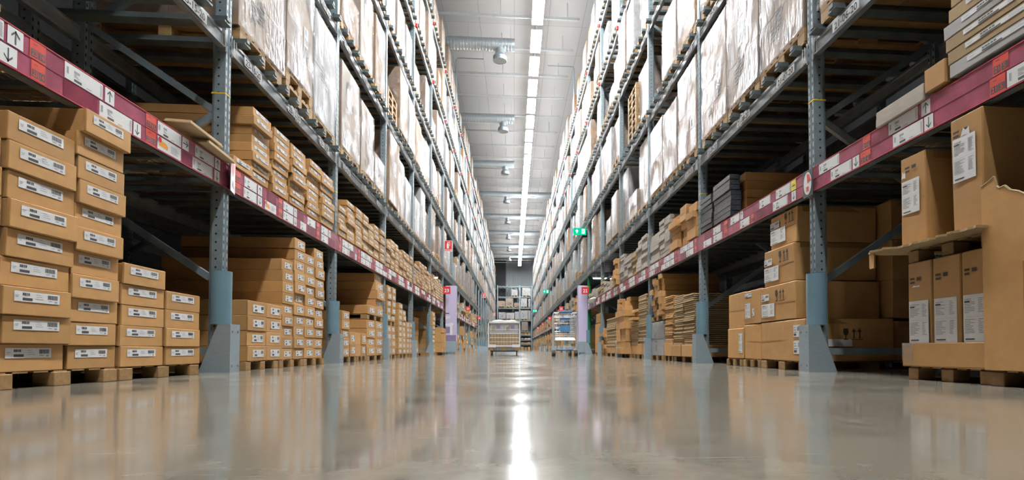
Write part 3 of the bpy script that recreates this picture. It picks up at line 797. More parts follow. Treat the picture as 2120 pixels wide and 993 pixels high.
# ------------------------------------------------------------------ pallets
def pallet_parts(h, Dx=1.16, Dy=0.80):
    low = h < 0.1; t = 0.007 if low else 0.018; wd = 'woodlow' if low else 'wood'; e = 0.012 if low else 0.0
    deck = MB(); n = 7
    for j in range(n):
        yy = -Dy/2+(Dy-0.085)*j/(n-1); deck.box(e, Dx-e, yy, yy+0.085, h-t, h)
    tb = h-t if low else h-2*t
    if not low:
        for xx in (0.0, Dx/2-0.05, Dx-0.1): deck.box(xx, xx+0.1, -Dy/2, Dy/2, h-2*t, h-t)
    blocks = []
    for xx in (0.0, Dx/2-0.05, Dx-0.1):
        for yy in (-Dy/2, -0.055, Dy/2-0.11): blocks.append((xx, yy))
    z0 = 0.0 if low else t
    bl = MB(); bl.cbox(0, 0.1, 0, 0.11, z0, tb, 0.003)
    sk = MB(); sk.box(0.1, Dx-0.1, 0.02, 0.08, 0.0, 0.012) if low else sk.box(0, Dx, 0, 0.1, 0, t)
    skids = (-Dy/2+0.005, -0.05, Dy/2-0.105)
    far = MB()
    far.v, far.f, far.m = list(deck.v), list(deck.f), list(deck.m)
    for xx, yy in blocks: far.box(xx, xx+0.1, yy, yy+0.11, z0, tb)
    if not low:
        for yy in skids: far.box(0, Dx, yy, yy+0.1, 0, t)
    return finish(deck, 'deck_boards', wd), finish(bl, 'block', wd), blocks, finish(sk, 'skid_board', wd), skids, finish(far, 'wooden_pallet', wd), far
PAL_H = 0.13
PAL = {'tall': pallet_parts(PAL_H), 'low': pallet_parts(0.075)}
PALREQ = []     # (area, style, x, y, z, mirrored, sy, label, near)
def want_pallet(row, style, yc, z, sy, label, u0=0.0, near=False):
    s = SIDE[row]['s']; h = PAL_H if style == 'tall' else 0.075
    x0, x1 = sorted((wx(row, u0), wx(row, u0+1.16)))
    a = screen_area(x0, x1, yc-0.4*sy, yc+0.4*sy, z, z+h)
    if a > 0: PALREQ.append((a/(1+0), style, wx(row, u0), yc, z, s, sy, label, near))
PAL_PROTO = {}
def make_pallet(style, x, y, z, s, sy, label, near):
    deck, bl, blocks, sk, skids, far, _ = PAL[style]
    if not near:
        r = obj('wooden_pallet', far, None, (x, y, z))
    elif style in PAL_PROTO:
        r = copy_tree(PAL_PROTO[style]); r.location = (x, y, z)
    else:
        r = thing('wooden_pallet', label, 'pallet', (x, y, z)); obj('deck_boards', deck, r)
        for xx, yy in blocks: obj('block', bl, r, (xx, yy, 0))
        for yy in skids: obj('skid_board', sk, r, (0, yy, 0))
        PAL_PROTO[style] = r
    r.rotation_euler = (0, 0, math.pi if s < 0 else 0); r.scale = (1, sy, 1)
    tag(r, label, 'pallet', 'wooden pallets under the goods', 'thing'); return r

# ------------------------------------------------------------------ film-wrapped pallet loads
LOADV = []
def load_variant(style, seed, ny, nz, D=1.08):
    rnd = random.Random(seed); b = MB(); W, H = 0.78, 1.0
    if style == 'tower':   # slatted frame of boards
        for j in range(16):
            b.box(0, D, -W/2+rnd.uniform(-0.004, 0.004), W/2, j/16+0.006, (j+1)/16-0.008)
    else:
        cy = W/ny; cz = H/nz; cx = D/2
        for i in range(ny):
            for j in range(nz):
                for q in range(2):
                    jj = 0.003
                    b.box(q*cx+0.002+rnd.uniform(0, jj), (q+1)*cx-0.002, -W/2+i*cy+0.002, -W/2+(i+1)*cy-0.002-rnd.uniform(0, jj), j*cz, (j+1)*cz-0.004)
    # printed marks on the two aisle-side faces (x = 0 face)
    tkt = MB(); fr = (Vector((-0.008, 0, 0)), -Y3, Z3)
    # film: a subdivided shell, slightly tucked in at the top
    f = MB(); e = 0.011; n = 6
    def pt(a, bb, zt):
        k = 0.0 if zt < 0.94 else -0.012*(zt-0.94)/0.06
        return (a, bb, zt)
    ring = []
    xs = [-e+(D+2*e)*i/n for i in range(n)]; ysn = [-W/2-e+(W+2*e)*i/n for i in range(n)]
    ring += [(x, -W/2-e) for x in xs]+[(D+e, y) for y in ysn]+[(D+e-(x+e), W/2+e) for x in xs]+[(-e, W/2+e-(y+W/2+e)) for y in ysn]
    zs = [0.004, 0.12, 0.3, 0.5, 0.7, 0.88, 0.985, 1.008]
    m = len(ring)
    for q, z in enumerate(zs):
        sh = 0.03 if q == len(zs)-1 else (0.004 if q == len(zs)-2 else 0.0)
        for (x, y) in ring:
            cx_, cy_ = D/2, 0.0; g = 0.004
            f.v.append((x+(cx_-x)*sh+rnd.uniform(-0.002, g)*(-1 if x < cx_ else 1), y+(cy_-y)*sh+rnd.uniform(-0.002, g)*(-1 if y < 0 else 1), z+rnd.uniform(-0.003, 0.003)))
    for q in range(len(zs)-1):
        for t in range(m):
            t2 = (t+1) % m; f.f.append((q*m+t, q*m+t2, (q+1)*m+t2, (q+1)*m+t)); f.m.append(0)
    f.f.append(tuple((len(zs)-1)*m+t for t in range(m))); f.m.append(0)
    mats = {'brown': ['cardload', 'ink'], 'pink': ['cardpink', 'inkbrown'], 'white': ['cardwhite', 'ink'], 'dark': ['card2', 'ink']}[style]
    frb = (Vector((0, 0, 0)), -Y3, Z3)
    for q in range(rnd.choice((2, 3, 4))):      # printed marks on the cartons
        a, c = rnd.uniform(-0.33, 0.16), rnd.uniform(0.1, 0.75); w = rnd.uniform(0.1, 0.17)
        for t in range(rnd.choice((3, 5, 6))): b.rect(frb, a, a+w*rnd.uniform(0.6, 1), c+0.03*t, c+0.03*t+0.013, 1, 0.0015)
    # mark sheet: barcode block + text lines on a white paper
    w = rnd.uniform(0.11, 0.16); h = w*1.4; a = rnd.uniform(-0.2, 0.1); c = rnd.uniform(0.35, 0.55)
    tkt.box(-0.0025, -0.0005, -a-w, -a, c, c+h, 0)
    fr = (Vector((-0.0026, 0, 0)), -Y3, Z3)
    for q in range(6): tkt.rect(fr, a+w*0.12, a+w*rnd.uniform(0.6, 0.9), c+h*(0.9-0.06*q), c+h*(0.93-0.06*q), 1, 0.0005)
    q = 0.1
    while q < 0.9:
        ww = rnd.choice((0.03, 0.05, 0.07)); tkt.rect(fr, a+w*q, a+w*(q+ww), c+h*0.1, c+h*0.42, 1, 0.0005); q += ww+rnd.choice((0.03, 0.04))
    body = finish(b, 'carton_block', mats)
    film = finish(f, 'stretch_film', 'film'); smooth(film, 1.0)
    return style, body, film, finish(tkt, 'load_ticket', ['paper', 'ink']), b, f
for st, sd, ny, nz in (('brown', 1, 2, 3), ('brown', 2, 1, 2), ('pink', 3, 2, 4), ('pink', 4, 3, 3), ('white', 5, 2, 3), ('white', 6, 1, 2), ('dark', 7, 2, 5), ('pink', 8, 1, 1)):
    LOADV.append(load_variant(st, sd, ny, nz))
LOOK = {'brown': 'brown film-wrapped load', 'pink': 'tan film-wrapped load', 'white': 'white film-wrapped load', 'dark': 'dark brown film-wrapped load'}
LOADREQ = []
def want_load(row, lev, k, yc, z, w, h, v, pos, u0=0.0):
    s = SIDE[row]['s']; x0, x1 = sorted((wx(row, u0), wx(row, u0+1.08)))
    a = screen_area(x0, x1, yc-w/2, yc+w/2, z, z+h)
    if a <= 0: return
    st = LOADV[v][0]; size = 'tall ' if h > 1.12 else ('low ' if h < 0.75 else '')
    lab = '%s%s, row %d %s, %s bay, %s of three' % (size, LOOK[st], row, LEVNAME[lev], ORD[k+1], ('first', 'middle', 'last')[pos])
    LOADREQ.append((a, v, wx(row, u0), yc, z, s, w/0.78, h, lab))
SPEC = {  # (row, lev, k): list of (y0, y1, height, variant, extra pallets) per slot, None = empty
 (23, 1, -1): [None, None, None],
 (23, 1, 0): [(4.74, 5.66, 1.22, 3, 0), (5.72, 6.46, 1.12, 2, 1), (6.49, 7.27, 1.2, 5, 0)],
 (23, 1, 1): [(7.5, 8.36, 1.12, 7, 0), (8.46, 9.2, 1.02, 2, 0), (9.26, 10.0, 0.52, 3, 0)],
 (23, 1, 2): [(10.25, 11.1, 1.25, 0, 0), (11.15, 11.95, 1.12, 7, 0), (12.0, 12.75, 0.95, 5, 0)],
 (23, 2, 2): [('p', 4), (11.15, 12.0, 1.2, 1, 0), (12.02, 12.78, 1.05, 5, 0)],
 (21, 1, -1): [None, None, (3.3, 4.2, 1.2, 0, 0)],
 (21, 1, 0): [(4.42, 5.24, 1.25, 3, 0), (5.28, 6.08, 1.28, 3, 0), (6.12, 6.95, 1.22, 2, 0)],
 (21, 1, 1): [(7.16, 7.98, 1.22, 2, 0), (8.05, 8.8, 1.05, 7, 0), (8.86, 9.7, 1.1, 1, 0)],
 (21, 2, 2): [(9.95, 10.75, 1.0, 2, 0), ('p', 8), None],
}
rl = random.Random(21)
for row in (23, 21):
    for lev in range(1, 6):
        for k in range(-1, NB):
            if not bay_has(row, lev, k): continue
            y = ypost(row, k); z = LZ[lev]+BH+0.052
            spec = SPEC.get((row, lev, k)); slots = []
            for i in range(3):
                if spec: slots.append(spec[i]); continue
                c = y+0.50+0.875*i; w = rl.uniform(0.62, 0.80)
                p = rl.random()
                if p < 0.10: slots.append(None)
                elif p < 0.13: slots.append(('p', rl.choice((2, 3, 5))))
                else:
                    h = rl.uniform(0.92, 1.26) if rl.random() < 0.75 else rl.uniform(0.45, 0.9)
                    if lev == 5: h *= 0.95
                    v = rl.choice((0, 1, 2, 2, 3, 3, 4, 5, 5, 6, 7, 7))
                    slots.append((c-w/2, c+w/2, h, v, 1 if rl.random() < 0.06 else 0))
            for i, sl in enumerate(slots):
                place = 'row %d %s, %s bay, %s of three' % (row, LEVNAME[lev], ORD[k+1], ('first', 'middle', 'last')[i])
                if sl is None: continue
                near = y < 9.5
                if sl[0] == 'p':
                    for q in range(sl[1]):
                        want_pallet(row, 'tall', y+0.50+0.875*i, z+q*PAL_H, 1.0, 'empty pallet %s up, %s' % (ORD[q], place), near=near)
                    continue
                y0, y1, h, v, ex = sl; c = (y0+y1)/2; sy = min(1.05, (y1-y0)/0.80)
                for q in range(1+ex):
                    want_pallet(row, 'tall', c, z+q*PAL_H, sy, ('pallet under the load, ' if q == 0 else 'second pallet under the load, ')+place, near=near)
                zz = z+PAL_H*(1+ex)
                top = (LZ[lev+1]-0.03) if lev < 5 else 99
                want_load(row, lev, k, c, zz, y1-y0-0.03, min(h, top-zz), v, i, 0.0 if near else rl.uniform(-0.04, 0.07))
SHADE_LOADS = []  # unseen loads and beams, added to block lamp light from the near bays
for row in (23, 21):
    s = SIDE[row]['s']
    for k in range(-3, 1):
        y = ypost(row, k)
        for lev in range(1, 6):
            if lev == 1 and k > -2: continue
            z = LZ[lev]+BH+0.055; x0, x1 = sorted((wx(row, 0), wx(row, 1.08)))
            if k >= -1 and screen_area(x0, x1, y, y+PITCH, z, z+1.2) > 0: continue
            if screen_area(x0, x1, y, y+PITCH, z-0.15, z) <= 0:
                o = obj('rack_shelf', SHELF_FAR[row], None, (wx(row, 0), y, LZ[lev])); tag(o, 'beam pair out of the photo over the near end of row %d' % row, 'rack shelf', 'beam pairs out of view of row %d' % row, 'thing')
            for i in range(3): SHADE_LOADS.append((rl.choice((0, 2, 3, 5)), wx(row, 0.0), y+0.5+0.875*i, z, s, 1.0, 1.15))
LOADREQ.sort(key=lambda t: -t[0])
PROTO_LOAD = {}
for n, (a, v, x, y, z, s, sy, h, lab) in enumerate(LOADREQ[:298]):
    st, body, film, tk, _, _ = LOADV[v]
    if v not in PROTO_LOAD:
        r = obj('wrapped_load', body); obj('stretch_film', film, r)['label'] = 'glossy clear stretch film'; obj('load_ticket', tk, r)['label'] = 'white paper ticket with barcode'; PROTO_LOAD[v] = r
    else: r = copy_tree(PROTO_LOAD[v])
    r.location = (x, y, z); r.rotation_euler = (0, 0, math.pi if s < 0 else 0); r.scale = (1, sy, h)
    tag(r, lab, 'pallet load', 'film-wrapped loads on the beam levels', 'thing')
# loads left far down the aisle and the added shade loads: one object (cartons + their film)
sm, sf = MB(), MB(); smats = ['cardload', 'cardpink', 'cardwhite', 'card2']; mi = {'brown': 0, 'pink': 1, 'white': 2, 'dark': 3}
for (a, v, x, y, z, s, sy, h, lab) in LOADREQ[298:]+[(0,)+u+('',) for u in SHADE_LOADS]:
    st, _, _, _, b, f = LOADV[v]
    for src, dst, mm in ((b, sm, mi[st]), (f, sm, 4)):
        i = len(dst.v); rot = -1 if s < 0 else 1
        dst.v += [(x+rot*p[0], y+rot*p[1]*sy, z+p[2]*h) for p in src.v]
        for q, sm_ in zip(src.f, src.m): dst.f.append(tuple(i+t for t in q)); dst.m.append(5 if (sm_ and mm < 4) else mm)
o = obj('far_wrapped_loads', finish(sm, 'far_wrapped_loads', smats+['film', 'ink']))
tag(o, 'mass of remaining film-wrapped loads, the small ones far down both rows', 'pallet loads', None, 'stuff')

# ------------------------------------------------------------------ cartons
CARREQ = {'carton': [], 'flat_carton': [], 'flat_pack': [], 'wrapped_pack': []}
_car = {}
def carton_mesh(row, dy, du, dz, mat, var):
    key = (row, round(dy, 2), round(du, 2), round(dz, 3), mat, var)
    if key in _car: return _car[key]
    s = SIDE[row]['s']; rnd = random.Random(hash(key) % 9999 if False else int(dy*100)+int(dz*1000)*7+var*13)
    m = MB(); j = 0.0025
    m.cbox(s*0.010, s*du, -dy/2+0.0025, dy/2-0.0025, 0, dz-0.003, 0.003, 0, j, rnd)
    m.cbox(0, s*0.0135, -dy/2, dy/2, 0.0005, dz-0.002, 0.0025, 0, 0.0012, rnd)
    _car[key] = finish(m, 'carton', mat); return _car[key]
_lab = {}
def label_mesh(row, dy, dz, style):
    key = (row, round(dy, 2), round(dz, 3), style)
    if key in _lab: return _lab[key]
    fr = lframe(row, 0, 0, -0.0012); m = MB()
    if style == 'wide':
        w, h = dy*0.66, min(dz*0.36, 0.05); a0 = -dy*0.36; b0 = dz*0.48
    elif style == 'low':
        w, h = dy*0.6, dz*0.5; a0 = -dy*0.25; b0 = dz*0.25
    else:
        w, h = dy*0.36, dz*0.34; a0 = -dy*0.40; b0 = dz*0.42
    m.rect(fr, a0, a0+w, b0, b0+h, 0, 0.0008)
    m.rect(fr, a0+w*0.02, a0+w*0.10, b0+h*0.55, b0+h*0.6, 2, 0.0014); m.rect(fr, a0+w*0.03, a0+w*0.08, b0+h*0.4, b0+h*0.45, 2, 0.0014)
    for q, ww in enumerate((0.026, 0.028, 0.02, 0.024, 0.026)): m.rect(fr, a0+w*(0.17+0.031*q), a0+w*(0.17+0.031*q+ww), b0+h*0.6, b0+h*0.86, 1, 0.0014)
    m.rect(fr, a0+w*0.17, a0+w*0.38, b0+h*0.12, b0+h*0.38, 1, 0.0014)
    for q in range(3): m.rect(fr, a0+w*0.46, a0+w*(0.56+0.03*q), b0+h*(0.75-0.2*q), b0+h*(0.79-0.2*q), 2, 0.0014)
    p = 0.72; i = 0
    while p < 0.95:
        ww = (0.006, 0.012, 0.008, 0.016)[i % 4]; m.rect(fr, a0+w*p, a0+w*(p+ww), b0+h*0.42, b0+h*0.86, 1, 0.0014); p += ww+(0.006, 0.008, 0.005)[i % 3]; i += 1
    m.rect(fr, a0+w*0.74, a0+w*0.82, b0+h*0.22, b0+h*0.28, 2, 0.0014); m.rect(fr, a0+w*0.88, a0+w*0.94, b0+h*0.12, b0+h*0.28, 2, 0.0014)
    _lab[key] = finish(m, 'paper_label', ['paper', 'ink', 'inkgrey']); return _lab[key]
def want(kind, row, y0, y1, z, dz, u0, du, mat, lstyle, label, rz=0.0, extra=None):
    x0, x1 = sorted((wx(row, u0), wx(row, u0+0.1)))
    a = screen_area(x0, x1, y0, y1, z, z+dz)
    xr = sorted((wx(row, u0), wx(row, u0+du)))
    if a <= 0 and screen_area(xr[0], xr[1], y0, y1, z, z+dz) <= 0: return
    CARREQ[kind].append((a, row, y0, y1, z, dz, u0, du, mat, lstyle, label, rz, extra))
rc = random.Random(5)
LOOKC = {'card': 'brown carton', 'card2': 'dark brown carton', 'cardpale': 'pale brown carton', 'cardgrey': 'greyish carton', 'cardwhite': 'white carton', 'blackfilm': 'black wrapped panel'}
def column(kind, row, k, where, num, y0, y1, z0, n, dz, u0=0.0, du=1.1, mat='card', lstyle='wide', jy=0.006, ju=0.008, look=None, lean=0.0, gapy=0.004, jrot=0.0):
    """a stack of n cartons; u0 < 0 juts into the aisle"""
    z = z0
    for i in range(n):
        h = dz if not isinstance(dz, (list, tuple)) else dz[i]
        a = rc.uniform(-jy, jy); uu = u0+rc.uniform(-ju, ju)-lean*i
        lk = look or LOOKC[mat]
        lab = '%s%s, row %d %s, %s stack in %s bay, %s up' % (lk, ' with white label' if lstyle else '', row, where, ORD[num], ORD[k+1], ORD[i])
        want(kind, row, y0+a+gapy/2, y1+a-gapy/2, z, h, uu, du+rc.uniform(-0.02, 0.02)*0, mat, lstyle, lab, rc.uniform(-jrot, jrot))
        z += h
    return z
def floor_pallet(row, k, y0, y1, n, u0=-0.01, z=0.0):
    want_pallet(row, 'low', (y0+y1)/2, z, (y1-y0)/0.8, 'low wooden pallet on the %s, row %d, %s bay, %s along' % ('floor' if z < 1 else 'price shelf', row, ORD[k+1], ORD[n]), u0, near=(y0 < 9))

# --- row 23 floor, first bay (the labelled stacks at the very front)
floor_pallet(23, -1, 2.64, 3.42, 0, -0.0); floor_pallet(23, -1, 3.44, 4.26, 1, -0.0)
column('carton', 23, -1, 'floor', 0, 2.28, 2.655, 0.076, 9, 0.127, jy=0.008, ju=0.012)
column('carton', 23, -1, 'floor', 1, 2.665, 3.055, 0.076, 9, 0.127, jy=0.01, ju=0.014, lean=0.004, jrot=0.008)
column('carton', 23, -1, 'floor', 2, 3.06, 3.41, 0.076, 11, 0.1205, jy=0.012, ju=0.014, lean=0.004, jrot=0.008)
column('carton', 23, -1, 'floor', 3, 3.445, 3.845, 0.076, 5, 0.119, jy=0.006, jrot=0.006)
column('carton', 23, -1, 'floor', 4, 3.865, 4.265, 0.076, 4, 0.119, jy=0.006, jrot=0.006)
# second bay floor
floor_pallet(23, 0, 4.95, 5.6, 0); floor_pallet(23, 0, 5.64, 6.26, 1); floor_pallet(23, 0, 6.27, 6.92, 2)
column('carton', 23, 0, 'floor', 0, 4.98, 5.345, 0.076, 4, 0.128, u0=-0.01, lstyle='low')
column('carton', 23, 0, 'floor', 1, 5.35, 5.69, 0.076, 4, 0.128, u0=-0.01, lstyle='low')
column('carton', 23, 0, 'floor', 2, 5.70, 5.98, 0.076, 9, 0.108, u0=0.0, lstyle='low', jy=0.004)
column('carton', 23, 0, 'floor', 3, 5.99, 6.28, 0.076, 11, 0.112, lstyle='low', jy=0.01, ju=0.012)
column('carton', 23, 0, 'floor', 4, 6.29, 6.59, 0.076, 10, 0.112, lstyle='low', jy=0.01, ju=0.012)
column('carton', 23, 0, 'floor', 5, 6.60, 6.90, 0.076, 11, 0.112, lstyle='low', jy=0.01, ju=0.012)
# third bay floor
floor_pallet(23, 1, 7.6, 8.3, 0); floor_pallet(23, 1, 8.35, 8.85, 1); floor_pallet(23, 1, 8.9, 9.98, 2)
column('carton', 23, 1, 'floor', 0, 7.62, 7.96, 0.076, 5, 0.12, lstyle='low')
column('carton', 23, 1, 'floor', 1, 8.0, 8.28, 0.076, 2, 0.165, lstyle='low')
column('carton', 23, 1, 'floor', 2, 8.29, 8.58, 0.076, 2, 0.165, lstyle=None)
column('carton', 23, 1, 'floor', 3, 8.59, 8.85, 0.076, 2, 0.165, lstyle='low')
for q, (a, b) in enumerate(((8.9, 9.43), (9.44, 9.96))):
    column('carton', 23, 1, 'floor', 4+q, a, b, 0.076, 4, 0.138, lstyle='low')
want_pallet(23, 'low', 9.43, 0.632, 1.3, 'low pallet between upper and lower cartons, row 23 floor, third bay', near=True)
column('carton', 23, 1, 'floor upper', 0, 8.92, 9.43, 0.71, 1, 0.14, lstyle='low')
column('carton', 23, 1, 'floor upper', 1, 9.44, 9.96, 0.71, 5, 0.138, lstyle='low', ju=0.03)
# fourth bay floor
floor_pallet(23, 2, 10.3, 11.0, 0); floor_pallet(23, 2, 11.3, 12.1, 1); floor_pallet(23, 2, 12.12, 12.78, 2)
for q, (a, b) in enumerate(((10.3, 10.64), (10.65, 11.0))):
    column('carton', 23, 2, 'floor', q, a, b, 0.076, 4, 0.13, lstyle='low')
    column('carton', 23, 2, 'floor upper', q, a, b, 0.68, 5, 0.125, lstyle='low')
want_pallet(23, 'low', 10.65, 0.598, 0.88, 'low pallet between upper and lower cartons, row 23 floor, fourth bay')
column('carton', 23, 2, 'floor', 2, 11.28, 11.67, 0.076, 9, 0.11, lstyle='low'); column('carton', 23, 2, 'floor', 3, 11.68, 12.06, 0.076, 8, 0.11, lstyle='low')
column('carton', 23, 2, 'floor', 4, 12.1, 12.45, 0.076, 6, 0.11, lstyle='low'); column('carton', 23, 2, 'floor', 5, 12.46, 12.78, 0.076, 6, 0.11, lstyle='low')
# fifth and sixth bays floor
floor_pallet(23, 3, 13.0, 13.6, 0); floor_pallet(23, 3, 14.5, 15.3, 1); floor_pallet(23, 4, 16.0, 16.6, 0); floor_pallet(23, 4, 17.0, 18.1, 1)
column('carton', 23, 3, 'floor', 0, 13.0, 13.3, 0.076, 1, 0.14, lstyle='low'); column('carton', 23, 3, 'floor', 1, 13.31, 13.6, 0.076, 1, 0.14, lstyle='low')
column('carton', 23, 3, 'floor', 2, 14.5, 15.2, 0.076, 6, 0.15, u0=0.25, du=0.8, lstyle=None, mat='card2')
column('carton', 23, 4, 'floor', 0, 15.95, 16.5, 0.076, 9, 0.125, lstyle='low'); column('carton', 23, 4, 'floor', 1, 16.95, 17.5, 0.076, 5, 0.145, u0=-0.12, lstyle=None); column('carton', 23, 4, 'floor', 2, 17.52, 18.1, 0.076, 5, 0.145, u0=-0.12, lstyle=None)
# --- row 23 price shelf
ZS = LZ[0]+0.14
def shelf_pallets(row, k):
    y = ypost(row, k)
    for i in range(3): floor_pallet(row, k, y+0.1+0.88*i, y+0.1+0.88*i+0.84, i, 0.02, ZS)
shelf_pallets(23, -1)
for k in range(0, 5): shelf_pallets(23, k)
ZB = ZS+0.076
column('flat_carton', 23, -1, 'price shelf', 0, 3.5, 3.86, ZB, 4, 0.075, u0=0.72, du=0.4)
column('flat_carton', 23, 0, 'price shelf', 0, 4.69, 5.03, ZB, 1, 0.085, u0=-0.01, du=0.3)
cols0 = [(5.03, 5.40, 8), (5.46, 5.82, 8), (5.88, 6.27, 8), (6.36, 6.73, 8), (6.77, 7.21, 8)]
for q, (a, b, n) in enumerate(cols0): column('flat_carton', 23, 0, 'price shelf', q+1, a, b, ZB, n, 0.0765, jy=0.016, ju=0.02, u0=0.0, jrot=0.012)
cols1 = [(7.45, 7.78, 5), (7.8, 8.17, 7), (8.2, 8.55, 7), (8.57, 8.9, 7), (8.93, 9.27, 6), (9.3, 9.64, 7), (9.68, 10.04, 7)]
for q, (a, b, n) in enumerate(cols1): column('flat_carton', 23, 1, 'price shelf', q, a, b, ZB, n, 0.077, jy=0.01, ju=0.015)
for k in range(2, 5):
    y = ypost(23, k)
    for q in range(7):
        a = y+0.1+0.372*q; column('flat_carton', 23, k, 'price shelf', q, a, a+0.345, ZB, rc.choice((6, 7, 7, 8)), 0.077, jy=0.01, ju=0.015)
# --- row 21 price shelf
for k in range(-1, 5): shelf_pallets(21, k)
for i in range(8):
    want('wrapped_pack', 21, 2.0, 2.86+0.012*((i*5) % 4)-0.03*(i in (5, 7)), ZB+0.0745*i, 0.072, -0.02+0.012*((i*3) % 3), 0.75, 'cardpale' if i % 3 else 'cardwhite', 'wide', 'film-wrapped flat pack, %s up, front stack on row 21 price shelf' % ORD[i])
column('wrapped_pack', 21, -1, 'price shelf', 1, 3.05, 3.48, ZB-0.03, 2, 0.05, u0=-0.03, du=0.5, mat='cardgrey', lstyle=None, look='long pale flat pack')
column('carton', 21, -1, 'price shelf', 2, 2.885, 3.04, ZB, 1, 0.13, u0=-0.02, du=0.5, mat='card', lstyle=None)
# black wrapped panels beside tall dark cartons
for nm, (a, b, n) in enumerate(((6.02, 6.55, 8), (6.6, 7.0, 7))):
    column('wrapped_pack', 21, 0, 'price shelf', nm, a, b, ZB, n, 0.057, u0=-0.01, du=0.12, mat='blackfilm', lstyle=None, jy=0.006, ju=0.012)
    column('carton', 21, 0, 'price shelf', nm+3, a-0.02, b-0.02, ZB, n-1 if nm else 5, 0.066 if nm else 0.095, u0=0.16, du=0.9, mat='card', lstyle=None)
def jumble(row, k, where, num, y0, y1, z0, ztop, mat='card', hs=(0.07, 0.14), u0=0.0, du=0.8, kind='carton', ju=0.05, lstyle=None):
    z = z0; i = 0
    while z < ztop:
        h = rc.uniform(*hs); e = rc.uniform(0, 0.06)
        lab = '%s, row %d %s, %s stack in %s bay, %s up' % ('jumbled '+LOOKC[mat], row, where, ORD[num], ORD[k+1], ORD[i])
        want(kind, row, y0+e*0.6, y1-rc.uniform(0, 0.05), z, h, u0+rc.uniform(-ju, ju), du, mat, lstyle, lab, rc.uniform(-0.05, 0.05)); z += h; i += 1
jumble(21, 1, 'price shelf', 0, 7.2, 7.55, ZB, 2.02); jumble(21, 1, 'price shelf', 1, 7.58, 7.95, ZB, 2.12); jumble(21, 1, 'price shelf', 2, 7.98, 8.42, ZB, 2.05)
for q, (a, b, n) in enumerate(((8.46, 8.75, 9), (8.76, 9.08, 9), (9.12, 9.7, 7))):
    column('flat_carton', 21, 1, 'price shelf', q+3, a, b, ZB, n, 0.066, mat='cardgrey', lstyle=None, jy=0.012, ju=0.012)
for k in range(2, 5):
    y = ypost(21, k)
    for q in range(1 if k == 3 else 0, 6):
        a = y+0.1+0.435*q; column('flat_carton', 21, k, 'price shelf', q, a, a+0.41, ZB, rc.choice((4, 6, 7, 9)) if k < 3 else rc.choice((3, 4, 5)), 0.066, mat='cardgrey' if (q+k) % 4 else 'cardpale', lstyle=None, jy=0.01, ju=0.02)
jumble(21, 3, 'price shelf', 6, 12.7, 13.1, ZB, 2.15, u0=-0.06)
# --- row 21 floor, second bay onward
floor_pallet(21, 0, 4.45, 5.28, 0); floor_pallet(21, 0, 5.3, 5.7, 1); floor_pallet(21, 0, 5.74, 6.16, 2)
# third bay: stacks of flat board packs
def boards(k, num, y0, y1, z0, ztop, mat='cardpale', dz=0.026, u0=0.0, du=1.0):
    n = int((ztop-z0)/dz)
    for i in range(n):
        e = rc.uniform(-0.012, 0.012)
        lab = 'thin flat pack of board, row 21 floor, %s stack in %s bay, %s up' % (ORD[num], ORD[k+1], ORD[i])
        want('flat_pack', 21, y0+e, y1+e, z0+i*dz, dz-0.004, u0+rc.uniform(-0.014, 0.014), du, mat, None, lab)
floor_pallet(21, 1, 7.3, 8.25, 0); floor_pallet(21, 1, 8.3, 8.78, 1); floor_pallet(21, 1, 8.85, 9.65, 2)
column('carton', 21, 1, 'floor', 0, 7.28, 7.76, 0.076, 1, 0.16, u0=-0.05, mat='card', lstyle=None); column('carton', 21, 1, 'floor', 1, 7.77, 8.25, 0.076, 1, 0.16, u0=-0.05, lstyle=None)
boards(1, 2, 7.32, 7.78, 0.24, 0.93); boards(1, 3, 7.82, 8.24, 0.24, 0.95)
column('carton', 21, 1, 'floor', 4, 8.3, 8.76, 0.076, 1, 0.2, u0=-0.02, lstyle=None); boards(1, 5, 8.32, 8.76, 0.28, 0.99, 'card')
# wrapped silver pallet with jumbled small cartons above it
want_pallet(21, 'low', 9.25, 0.64, 1.0, 'low pallet between the silver load and small cartons, row 21 floor, third bay')
for q in range(3): jumble(21, 1, 'floor upper', q, 8.88+0.25*q, 9.12+0.25*q, 0.72, 1.3, hs=(0.07, 0.12), du=0.9)
floor_pallet(21, 2, 9.98, 10.66, 0); floor_pallet(21, 2, 10.7, 11.35, 1); floor_pallet(21, 2, 11.42, 12.4, 2)
column('carton', 21, 2, 'floor', 0, 10.0, 10.33, 0.076, 1, 0.2, u0=-0.02, lstyle=None); column('carton', 21, 2, 'floor', 1, 10.34, 10.66, 0.076, 1, 0.2, u0=-0.02, lstyle=None)
boards(2, 2, 10.0, 10.64, 0.28, 1.18, 'cardpale', 0.034)
column('carton', 21, 2, 'floor', 3, 10.7, 11.35, 0.076, 1, 0.18, lstyle=None); boards(2, 4, 10.72, 11.33, 0.26, 0.72, 'cardpale', 0.034); jumble(21, 2, 'floor upper', 0, 10.72, 11.3, 0.73, 0.9, hs=(0.04, 0.06), ju=0.1)
for q, (a, b) in enumerate(((11.42, 11.9), (11.92, 12.4))):
    column('carton', 21, 2, 'floor', 5+q, a, b, 0.076, 7, 0.128, u0=-0.12, lstyle=None, ju=0.03, jy=0.02)
    column('carton', 21, 2, 'floor upper', 1+q, a+0.1, b-0.05, 0.972, 3, 0.09, u0=-0.05, lstyle=None, ju=0.06, jy=0.03)
floor_pallet(21, 3, 13.0, 14.4, 0); floor_pallet(21, 3, 14.5, 15.2, 1)
column('carton', 21, 3, 'floor', 0, 13.1, 14.4, 0.076, 1, 0.16, lstyle=None); boards(3, 1, 13.1, 14.4, 0.24, 0.93, 'cardpale', 0.04)
for q in range(2): jumble(21, 3, 'floor', 2+q, 14.5+0.36*q, 14.84+0.36*q, 0.076, 0.6, hs=(0.08, 0.12))
